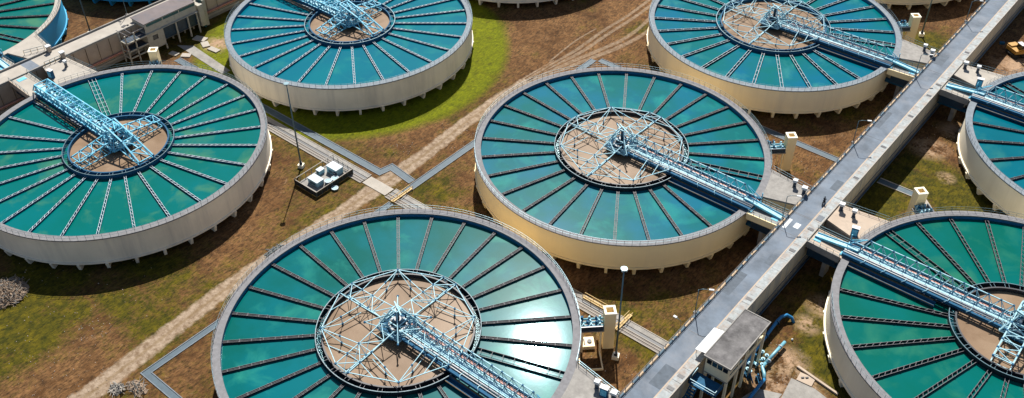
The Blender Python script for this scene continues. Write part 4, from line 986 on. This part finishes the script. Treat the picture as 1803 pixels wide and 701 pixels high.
def eqbox(x, y, sx, sy, h, label, rz=0.0):
    t = thing('equipment_box', label, 'equipment box', (x, y, G + .07), rz, 'white equipment boxes in the compound')
    MB().boxc(0, 0, 0, h - .08, sx - .12, sy - .12).build('box_body', 'blue_pale', t); MB().boxc(0, 0, h - .075, h, sx, sy).build('lid', 'pale_steel', t)
    m = MB()
    for k in range(3): m.box(-sx * .3, sx * .3, -sy / 2 + .02, -sy / 2 + .05, .25 + k * .22, .35 + k * .22)
    m.build('vent', 'dark_steel', t)
eqbox(-46.8, -41.9, 3.0, 1.9, 1.25, 'white box in the fenced compound nearest to the camera')
eqbox(-46.5, -36.9, 3.1, 2.0, 1.6, 'tallest white box at the far end of the fenced compound')
eqbox(-48.7, -39.0, 1.2, 1.5, 1.0, 'smallest white box in the middle of the fenced compound')
def drum(x, y, r, h, label, z=G + .05):
    t = thing('steel_drum', label, 'drum', (x, y, z), 0, 'round drums by the compound')
    MB().cyl(0, 0, 0, h, r, 18).build('shell', 'galv', t); MB().revolve([(r + .03, h + .06), (r + .03, h - .02), (r - .12, h - .02), (r - .12, h + .06)], 18).build('drum_rim', 'pale_steel', t)
drum(-44.7, -40.4, .75, .8, 'round drum inside the compound, next to the near white box')
drum(-44.3, -38.9, .8, .7, 'round drum inside the compound below the tallest box')
drum(-42.3, -40.8, .7, .35, 'round drum lying just outside the compound fence')
tag(MB().boxc(-45.3, -38.0, G + .07, G + 1.2, .7, .5).build('switch_panel', 'blue_deep'), 'dark blue switch panel beside the tallest white box in the compound', 'switch panel')

# ------------------------------------------------------------------ control buildings
t = thing('control_building', 'flat-roofed building on columns at the road edge, bottom right, with a white awning', 'building', (45.3, -33.8, G))
off = (45.3, -33.8, G)
bx0, bx1, by0, by1, zr = 42.95, 47.75, -40.2, -27.3, 3.0
MB().box(bx0 + .18, bx1 - .18, by0 + .18, by1 - .18, zr - .24, zr - .02).build('roof', 'roof', t, off)
m = MB(); m.box(bx0, bx1, by0, by0 + .17, zr - .3, zr + .06).box(bx0, bx1, by1 - .17, by1, zr - .3, zr + .06).box(bx1 - .17, bx1, by0 + .17, by1 - .17, zr - .3, zr + .06).box(bx0, bx0 + .17, by0 + .17, by1 - .17, zr - .3, zr + .06)
m.build('roof_edge', 'concrete', t, off)
m = MB()  # gate room walls with openings, from floor level -0.6
fx0, fx1, fy0, fy1 = bx0 + .35, bx1 - .35, by0 + .35, -33.9; fz = -.6
def wall_y(m, x0, x1, y0, y1, z0, z1, opens):
    """wall in the xz plane, openings = (x0,x1,z0,z1)"""
    cur = x0
    for (a, b, c, d) in sorted(opens):
        m.box(cur, a, y0, y1, z0, z1); m.box(a, b, y0, y1, z0, c); m.box(a, b, y0, y1, d, z1); cur = b
    m.box(cur, x1, y0, y1, z0, z1)
def wall_x(m, x0, x1, y0, y1, z0, z1, opens):
    cur = y0
    for (a, b, c, d) in sorted(opens):
        m.box(x0, x1, cur, a, z0, z1); m.box(x0, x1, a, b, z0, c); m.box(x0, x1, a, b, d, z1); cur = b
    m.box(x0, x1, cur, y1, z0, z1)
wall_y(m, fx0, fx1, fy0, fy0 + .18, fz, zr - .31, [(fx0 + .15, fx1 - .15, 1.3, 2.45)])
wall_x(m, fx1 - .18, fx1, fy0 + .19, fy1 - .19, fz, zr - .31, [(fy0 + .5, -36.6, .4, 1.0), (-36.3, -34.4, .2, 2.2)])
wall_x(m, fx0, fx0 + .18, fy0 + .19, fy1 - .19, fz, zr - .31, [(-38, -36.8, -.3, 1.9)])
wall_y(m, fx0, fx1, fy1 - .18, fy1, fz, zr - .31, [])
m.build('wall', 'cream_pale', t, off)
win = MB().box(fx0 + .15, fx1 - .15, fy0 + .07, fy0 + .12, 1.3, 2.45).build('window', 'glass', t, off)
m = MB()
for k in range(5): x = fx0 + .15 + (fx1 - fx0 - .3) * k / 4; m.box(x - .05, x + .05, fy0 + .02, fy0 + .06, 1.3, 2.45)
m.build('mullion', 'cream_pale', win, off).matrix_parent_inverse.identity()
MB().box(fx1 - .12, fx1 - .07, fy0 + .5, -36.6, .4, 1.0).build('window', 'glass', t, off)
MB().box(fx1 - .12, fx1 - .07, -36.3, -34.4, .2, 2.2).build('window', 'glass', t, off)
MB().box(fx0, fx1, fy0, by1 - .3, fz - .3, fz - .01).build('floor_slab', 'concrete_pale', t, off)
m = MB()
for y in (by0 + .5, -36.3, -33.6, -30.6, by1 - .5):
    m.mark().boxc(bx1 - .5, y, G - .1, fz - .31, .38, .38); 
    if y > -34: m.mark().boxc(bx1 - .5, y, fz, zr - .31, .34, .34)
    m.mark().boxc(bx0 + .6, y, G - .1, fz - .31, .38, .38)
m.pieces('column', 'cream_pale', t, off)
m = MB().box(bx1 - .6, bx1 - .4, -33.4, by1 - .7, fz, .3).box(bx1 - .62, bx1 - .36, -33.4, by1 - .6, 1.9, 2.1); m.build('balustrade', 'cream', t, off)
MB().box(bx0 + .8, bx1 - 1.2, -33.2, by1 - .8, fz + .01, 1.4).build('machine_block', 'blue_deep', t, off)
m = MB().face([(40.75, -38.7, 1.55), (42.95, -38.7, 1.95), (42.95, -32.8, 1.95), (40.75, -32.8, 1.55)]).face([(40.75, -38.7, 1.50), (40.75, -32.8, 1.50), (42.95, -32.8, 1.90), (42.95, -38.7, 1.90)])
m.box(40.73, 40.78, -38.7, -32.8, 1.47, 1.56); m.build('awning', 'white', t, off)
m = MB()
for y in (-38.5, -35.8, -33.0): m.mark().beam((40.9, y, .3), (40.9, y, 1.5), .07)
m.pieces('awning_post', 'galv', t, off)
MB().box(42.4, 47.2, -43.0, by0 - .02, -1.4, -1.25).build('stair_landing', 'blue_mid', t, off)
m = MB()
for k in range(11): m.box(42.9, 44.0, -43.5 - k * .32, -43.2 - k * .32, -1.6 - k * .4, -1.52 - k * .4)
m.beam((42.85, -43.0, -1.4), (42.85, -47.0, -6.3), .08, .3); m.beam((44.05, -43.0, -1.4), (44.05, -47.0, -6.3), .08, .3)
m.build('stair', 'blue_mid', t, off)
m = MB()
for (a, b) in (((42.45, -43.0), (42.45, -40.4)), ((42.45, -43.0), (47.1, -43.0)), ((47.1, -43), (47.1, -40.5))):
    m.beam((*a, -.25), (*b, -.25), .09); m.beam((*a, -.8), (*b, -.8), .06); m.beam((*a, -1.3), (*a, -.25), .08); m.beam((*b, -1.3), (*b, -.25), .08)
m.beam((42.45, -43.0, -.2), (42.45, -40.6, .1), .35, .12); m.build('stair_railing', 'galv', t, off)
m = MB(); m.boxc(43.2, -42.6, G - .1, -1.41, .3, .3); m.boxc(46.8, -42.6, G - .1, -1.41, .3, .3); m.beam((42.6, -45, -4), (47, -45, -4), .4); m.beam((42.6, -47.5, -6), (47, -47.5, -6), .4); m.build('stair_beam', 'cream', t, off)

t = thing('control_building', 'long flat-roofed building on stilts beside the left road, at the top left', 'building', (-118.5, -27, G))
off = (-118.5, -27, G); ax0, ax1, ay0, ay1, zr = -122.0, -116.2, -33.9, -19.0, 1.1
MB().box(ax0, ax1 - .1, ay0, ay1, zr - .16, zr).build('roof', 'roof_l', t, off)
m = MB().box(ax0 + .3, ax0 + .5, ay0 + .3, ay1 - .3, .03, zr - .17); wall_x(m, ax1 - .3, ax1 - .1, ay0 + .1, ay1 - .1, -1.5, zr - .17, [(-33.3 + k * 4.75, -33.3 + k * 4.75 + 4.5, .15, .85) for k in range(3)])
m.box(ax0 + .5, ax1 - .3, ay0 + .1, ay0 + .3, .03, zr - .17); m.build('wall', 'bld_grey', t, off)
for k in range(3): MB().box(ax1 - .22, ax1 - .17, -33.3 + k * 4.75, -33.3 + k * 4.75 + 4.5, .15, .85).build('louvre_window', 'green_win', t, off)
MB().box(-119.5, ax1, ay0 + .1, ay1, -1.8, -1.52).build('floor_slab', 'bld_grey', t, off)
MB().box(-119.5, ax1 + .45, ay0, ay1, -1.6, -1.5).build('ledge', 'bld_grey', t, off)
m = MB(); wall_x(m, ax1 - .25, ax1 - .05, -33.8, -29.2, -6.0, -1.81, [(-32.4, -30.9, -3.9, -2.6)]); wall_y(m, -119.4, ax1 - .25, -33.8, -33.6, -6.0, -1.81, []); wall_y(m, -119.4, ax1 - .25, -29.4, -29.2, -6.0, -1.81, [])
m.box(-119.4, ax1 - .05, -33.8, -29.2, -6.2, -6.01); m.build('lower_room', 'bld_grey', t, off)
MB().box(ax1 - .18, ax1 - .12, -32.4, -30.9, -3.9, -2.6).build('window', 'glass', t, off)
m = MB()
for y in (-33.6, -29.3, -25.5, -22.0, -19.3): m.mark().boxc(ax1 - .1, y, G - .1, -1.81 if y > -29 else -6.21, .32, .32); m.mark().boxc(-119.2, y, G - .1, -1.81 if y > -29 else -6.21, .32, .32)
m.pieces('column', 'bld_grey', t, off)
m = MB()
for (x, y) in ((-116.2, -39.4), (-116.2, -37.0), (-118.9, -39.4)): m.boxc(x, y, G - .1, .4, .28, .28)
for z in (-1.8, -4.0, -5.8): m.beam((-116.2, -39.4, z), (-116.2, -33.9, z), .28); m.beam((-118.9, -39.4, z), (-116.2, -39.4, z), .25)
m.build('stair_frame', 'bld_grey', t, off)
MB().box(-119.0, -116.4, -39.3, -34.0, -1.75, -1.6).box(-118.9, -116.5, -38.5, -34.2, -4.0, -3.85).build('stair_landing', 'blue_deep', t, off)
m = MB(); m.beam((-119.4, -37.5, .4), (-116.3, -37.6, .4), .1); m.beam((-116.3, -37.6, .4), (-116.3, -34.0, .4), .1); m.beam((-119.4, -39.5, 1.0), (-116.2, -37.6, -1.0), .1)
m.beam((-116.2, -39.2, -1), (-116.2, -34, -1), .1); m.build('stair_railing', 'edge_steel', t, off)
MB().box(-119.4, -116.8, -29.0, ay1 + .4, -5.2, -1.9).build('machine_block', 'blue_deep', t, off)
m = MB().box(-119.2, -116.0, -18.6, -17.2, -6, -.2).box(-119.2, -117.0, -16.6, -15.8, -7, .2); m.build('annex', 'bld_grey', t, off)
tag(MB().box(-118.9, -117.2, -17.1, -16.7, -7.4, .5).build('downpipe', 'green_win'), 'dark green pipe box beside the left building, near the top edge', 'pipe box')
# small dark stain box on the left road
t = thing('hatch_cover', 'small dark hatch on the pale left road beside the long building', 'hatch', (-121.2, -36.4, .02)); MB().boxc(0, 0, 0, .12, .7, 1.1, .3).build('cover_plate', 'dark_steel', t); MB().boxc(.3, .9, 0, .2, .35, .4).build('handle_block', 'dark_steel', t)
# rubble slabs at the grassy corner by the left building
rnd = random.Random(4)
tag(MB().prism([(-115.5, -27.0), (-96, -28.2), (-95.6, -26.0), (-112, -24.6)], G - .05, G + .1).build('concrete_path', 'concrete'), 'grey concrete path on the grass below the left building', 'path')
for i, (x, y, sx, sy, r_) in enumerate([(-113.5, -21.5, 3.5, 2.0, .3), (-110.2, -22.4, 2.6, 1.8, -.4), (-106.5, -22.6, 3.2, 1.5, .1), (-109.6, -28.6, 2.4, 1.6, .6), (-112.6, -30.0, 2.4, 1.4, .2)]):
    tag(MB().boxc(x, y, G, G + .28, sx, sy, r_).build('broken_slab', 'concrete_pale'), ['large pale slab in the grass right below the left building', 'second pale slab in the grass, tilted, below the left building', 'long pale slab at the grass patch edge near the upper tank', 'pale slab between the path and the railing of the leftmost tank', 'small pale slab at the foot of the left building columns'][i], 'slab', 'broken concrete slabs by the left building')

# ------------------------------------------------------------------ pipes and pads right of the road
t = thing('water_pipe', 'bright blue pipe bending into the grass behind the flat-roofed building', 'pipe', (45.6, -20, G))
off = (45.6, -20, G)
MB().tube([(45.9, -30.5, -6.6), (45.7, -24, -6.4), (45.5, -17.6, -6.3), (45.6, -16.2, -6.3), (46.1, -15.2, -6.35), (46.9, -14.9, -6.7), (47.5, -14.9, -7.6)], .3, 12).build('pipe_run', 'blue_pipe', t, off)
m = MB()
for y in (-27, -22, -18): m.mark().tube([(45.7, y, -6.35), (45.7, y + .18, -6.35)], .4, 12)
m.pieces('flange', 'blue_deep', t, off)
t = thing('water_pipe', 'pale blue pipe with a kink, lying on bare ground beside the flat-roofed building', 'pipe', (49, -28, G)); off = (49, -28, G)
MB().tube([(48.7, -20.9, -6.6), (48.4, -27.2, -6.6)], .3, 12).tube([(48.4, -27.2, -6.6), (48.4, -28.3, -6.6), (49.3, -29.3, -6.6), (49.9, -30.4, -6.6)], .3, 12).build('pipe_run', 'pale_pipe', t, off)
lower = MB().tube([(49.9, -30.4, -6.6), (49.9, -32, -6.6), (49.9, -48, -6.6)], .305, 12).build('pipe_run', 'blue_pipe', t, off); lower['label'] = 'bright blue lower run of the pipe'
m = MB()
for y in (-22.5, -26.5): m.mark().tube([(48.6, y, -6.6), (48.6, y + .2, -6.6)], .4, 12)
m.pieces('flange', 'pale_steel', t, off)
t = thing('valve_cluster', 'cluster of pale blue valves and pipes between the building and the kinked pipe', 'valve cluster', (47.6, -27.5, G))
m = MB(); rnd = random.Random(9)
for k in range(9):
    x, y = rnd.uniform(-1.6, 1.4), rnd.uniform(-3.5, 3.5); m.tube([(x, y, .1), (x, y, 1.3)], .16, 8); m.cyl(x, y, .9, 1.1, .36, 8); m.tube([(x, y, .5), (x + rnd.uniform(-1, 1), y + rnd.uniform(-1, 1), .5)], .16, 6)
m.build('valve_body', 'pale_pipe', t)
m = MB()
for k in range(6):
    x, y = rnd.uniform(-1.6, 1.4), rnd.uniform(-3.5, 3.5); m.boxc(x, y, 0, rnd.uniform(.4, 1.6), .35, .35, .3); m.beam((x, y, 1), (x + 1.2, y - 1.2, .6), .12)
m.build('valve_stand', 'blue_mid', t)
tag(MB().prism([(52.6, -24.0), (60.5, -25.2), (60.4, -24.8), (52.8, -23.6)], G - .1, G + .35).build('kerb_wall', 'concrete_tan'), 'pale tan kerb wall between the grass and the paved pad, bottom right', 'kerb wall')
structure(MB().prism([(53.0, -26.6), (57.0, -26.2), (60.5, -27.0), (60.8, -34), (54, -34)], G - .05, G + .06).build('pavement', 'concrete'))
structure(MB().prism([(49.6, -32.2), (53.4, -30.6), (53.2, -38), (48, -38)], G - .05, G + .10).build('pavement', 'concrete'))
tag(MB().boxc(55.0, -25.4, G + .0, G + .18, 2.6, 1.9, .1).build('concrete_slab', 'concrete_tan'), 'tan concrete slab with two dark marks at the bottom right', 'slab')
t = thing('lifting_eye', 'pair of dark lifting eyes on the tan slab, bottom right', 'lifting eyes', (54.7, -25.3, G + .18)); MB().boxc(-.25, -.2, 0, .16, .5, .2, .8).boxc(.3, .25, 0, .16, .5, .2, .8).build('eye_bar', 'dark_steel', t)
tag(MB().ball(49.2, -18.9, G + .15, .22).build('white_stone', 'white'), 'small white stone on the grass above the kinked pipe', 'stone')
tag(MB().boxc(43.9, 103.9, G, G + .5, 1.2, .8, .4).build('crate', 'blue_mid'), 'small blue crate in the shadow of the road near the excavator', 'crate')
# roof of a small cabinet on the retaining path at the lower right shaft
tag(MB().prism([(57.5, 25.0), (70.5, 29.0), (70.9, 28.0), (57.9, 23.6)], G - .05, G + .25).build('concrete_path', 'concrete_pale'), 'narrow pale concrete path behind the rim of the lower right tank', 'path')
tag(MB().prism([(51.6, 31.9), (56.0, 27.6), (56.6, 28.4), (52.2, 32.9)], G - .05, G + .2).build('concrete_path', 'concrete_pale'), 'short pale path between the drain and the lower right square shaft', 'path')

# ------------------------------------------------------------------ excavator
t = thing('excavator', 'orange excavator with a white-roofed cab parked on bare sand at the right edge', 'excavator', (48.2, 100.5, G), R(-35))
for sy in (-1, 1):
    m = MB().tube([(-1.9, sy * 1.05, .45), (1.9, sy * 1.05, .45)], .42, 10); m.box(-1.9, 1.9, sy * 1.05 - .28, sy * 1.05 + .28, .05, .86); m.build('track', 'rubber', t)
MB().prism([(-2.3, -1.3), (1.3, -1.3), (1.5, 1.2), (-2.3, 1.2), (-2.7, 0)], 1.0, 1.9).box(-2.4, -.9, -1.1, 1.1, 1.9, 2.25).build('body', 'orange', t)
cb = MB().prism([(-.6, .15), (1.2, .15), (1.5, 1.2), (-.6, 1.2)], 1.9, 3.1).build('cab', 'glass', t)
MB().prism([(-.7, .1), (1.15, .1), (1.2, 1.3), (-.7, 1.3)], 3.1, 3.22).build('cab_roof', 'white', t)
MB().beam((1.0, -.4, 1.7), (3.6, -.4, 3.6), .35, .5).beam((3.5, -.4, 3.6), (5.6, -.4, 2.7), .32, .45).build('boom', 'orange', t)
MB().beam((5.5, -.4, 2.8), (5.9, -.4, .9), .3, .4).build('arm', 'orange', t)
MB().hexa([(5.4, -.9, .2), (6.2, -.9, .1), (6.2, .1, .1), (5.4, .1, .2)], [(5.2, -.9, 1.0), (6.4, -.9, .9), (6.4, .1, .9), (5.2, .1, 1.0)]).build('bucket', 'dark_steel', t)

# ------------------------------------------------------------------ motorcycle and rider
def ringm(m, x, y, z, r, w_, n=16):
    for k in range(n):
        a, b = 2 * PI * k / n, 2 * PI * (k + 1) / n
        m.beam((x, y + r * math.cos(a), z + r * math.sin(a)), (x, y + r * math.cos(b), z + r * math.sin(b)), w_)
t = thing('motorcycle', 'small dark motorcycle being ridden along the elevated road', 'motorcycle', (39.95, 9.0, .02), R(4))
for y in (-.62, .62):
    m = MB(); ringm(m, 0, y, .3, .26, .1); m.build('wheel', 'rubber', t)
MB().hexa([(-.1, -.55, .45), (.1, -.55, .45), (.1, .3, .4), (-.1, .3, .4)], [(-.14, -.6, .72), (.14, -.6, .72), (.12, .32, .66), (-.12, .32, .66)]).beam((0, .35, .5), (0, .55, .95), .12).build('body', 'cloth', t)
MB().tube([(-.33, .45, 1.0), (0, .55, .98), (.33, .45, 1.0)], .03, 6).beam((0, .5, 1), (0, .62, .3), .06).build('handlebar', 'galv', t)
MB().box(-.13, .13, -.6, .05, .73, .80).build('saddle', 'rubber', t)
# rider: one skinned body
V = [(0, -.2, .86), (0, -.16, 1.08), (0, -.08, 1.30), (0, -.04, 1.42), (0, -.02, 1.50), (0, 0, 1.62), (0, .01, 1.70),
     (-.10, -.12, .84), (-.17, .20, .78), (-.16, .10, .42), (-.16, .22, .36), (.10, -.12, .84), (.17, .20, .78), (.16, .10, .42), (.16, .22, .36),
     (-.19, -.06, 1.38), (-.28, .10, 1.16), (-.30, .34, 1.06), (-.30, .42, 1.03), (.19, -.06, 1.38), (.28, .10, 1.16), (.30, .34, 1.06), (.30, .42, 1.03)]
Ed = [(0, 1), (1, 2), (2, 3), (3, 4), (4, 5), (5, 6), (0, 7), (7, 8), (8, 9), (9, 10), (0, 11), (11, 12), (12, 13), (13, 14), (3, 15), (15, 16), (16, 17), (17, 18), (3, 19), (19, 20), (20, 21), (21, 22)]
RD = [.15, .14, .16, .11, .055, .10, .08, .10, .085, .055, .045, .10, .085, .055, .045, .07, .05, .038, .035, .07, .05, .038, .035]
me = bpy.data.meshes.new('person'); me.from_pydata(V, Ed, []); me.materials.append(M['cloth'])
p = bpy.data.objects.new('person', me); C.objects.link(p); p.location = (39.95, 9.0, .02); p.rotation_euler = (0, 0, R(4))
me.skin_vertices.new() if hasattr(me.skin_vertices, 'new') else None
sk = p.modifiers.new('skin', 'SKIN')
try:
    for i, r_ in enumerate(RD): me.skin_vertices[0].data[i].radius = (r_, r_)
    me.skin_vertices[0].data[0].use_root = True
except Exception as ex: print('skin', ex)
p.modifiers.new('sub', 'SUBSURF').levels = 1
tag(p, 'person in dark clothes riding the motorcycle on the elevated road', 'person')
hm = MB().ball(0, .02, 1.66, .145, 10).build('helmet', 'glass', p)
fc = MB().ball(0, .07, 1.58, .085, 8).build('face', 'skin', p)

# ------------------------------------------------------------------ heaps of dry brush
def heap(x, y, rx_, ry_, h, label, mats, n, seed, nm='brush_heap'):
    rnd = random.Random(seed); me = MB(); N_ = 26
    for i in range(N_):
        for j in range(N_):
            pass
    g = [[None] * (N_ + 1) for _ in range(N_ + 1)]
    base = len(me.v)
    for i in range(N_ + 1):
        for j in range(N_ + 1):
            u, v = i / N_ * 2 - 1, j / N_ * 2 - 1; rr = math.hypot(u, v)
            wob = 1 + .35 * noise.noise(Vector((u * 2 + seed, v * 2, 0)))
            z = max(0, 1 - (rr * wob) ** 2) ** .6 * h * (0.75 + .5 * noise.noise(Vector((u * 4, v * 4, seed)))) + .25 * h * noise.noise(Vector((u * 9, v * 9, seed)))
            me.v.append((u * rx_, v * ry_, z if rr * wob < 1 else -.3))
    for i in range(N_):
        for j in range(N_):
            a = base + i * (N_ + 1) + j; me.f.append((a, a + N_ + 1, a + N_ + 2, a + 1))
    t = thing(nm, label, 'heap', (x, y, G)); me.build('heap_core', mats[0], t)
    for mi, mm in enumerate(mats):
        m = MB()
        for k in range(n):
            a = rnd.uniform(0, 2 * PI); r_ = math.sqrt(rnd.uniform(0, 1)) * .95; px_, py_ = r_ * math.cos(a) * rx_, r_ * math.sin(a) * ry_
            z = h * max(0.02, 1 - r_ * r_) ** .6 * rnd.uniform(.6, 1.1); d = Vector((rnd.uniform(-1, 1), rnd.uniform(-1, 1), rnd.uniform(-.4, .5))).normalized() * rnd.uniform(.3, 1.3)
            m.beam((px_, py_, z), (px_ + d.x, py_ + d.y, max(.02, z + d.z)), rnd.uniform(.03, .11))
        o = m.build('loose_sticks', mm, t); o['kind'] = 'stuff'
heap(-66.3, -99.3, 3.9, 3.8, 1.3, 'big heap of dry grey-brown brush at the left edge of the photo', ['brush', 'brush', 'brush_g'], 350, 2)
heap(-31.4, -98.8, 1.3, 1.1, .45, 'small grey heap of rubble at the bottom edge beside the dirt track', ['brush_g', 'concrete_pale'], 60, 5, 'rubble_heap')
heap(-29.0, -96.6, 2.2, 1.2, .5, 'low scatter of rubble right of the small grey heap at the bottom edge', ['brush', 'brush_g'], 45, 8, 'rubble_heap')
heap(-36.8, -60.8, 1.4, 2.2, .5, 'tangle of branches on the dirt track next to the nearest tank', ['brush_g', 'dark_steel'], 90, 12, 'branch_pile')

# scattered stones
m = MB(); rnd = random.Random(21)
for (cx_, cy_, rr, n) in [(-42, -22, 3, 26), (-33, 45, 5, 50), (-36, -10, 6, 50), (-46, -94, 3, 30), (-38, -104, 8, 60), (-50, -100, 10, 60), (-36, -30, 4, 50), (50, -25, 6, 60), (28, -45, 6, 40), (-100, -22, 8, 40), (25, 30, 7, 30), (48, 55, 6, 30), (-60, -92, 20, 80)]:
    for k in range(n):
        a = rnd.uniform(0, 2 * PI); r_ = math.sqrt(rnd.random()) * rr; x, y = cx_ + r_ * math.cos(a), cy_ + r_ * math.sin(a); s_ = rnd.uniform(.03, .11)
        m.hexa([(x - s_, y - s_, G - .02), (x + s_, y - s_ * .7, G - .02), (x + s_ * .8, y + s_, G - .02), (x - s_, y + s_, G - .02)], [(x - s_ * .6, y - s_ * .5, G + s_), (x + s_ * .6, y - s_ * .4, G + s_ * .8), (x + s_ * .5, y + s_ * .6, G + s_), (x - s_ * .5, y + s_ * .6, G + s_ * 1.1)])
o = m.build('gravel', 'concrete_tan'); o['kind'] = 'stuff'
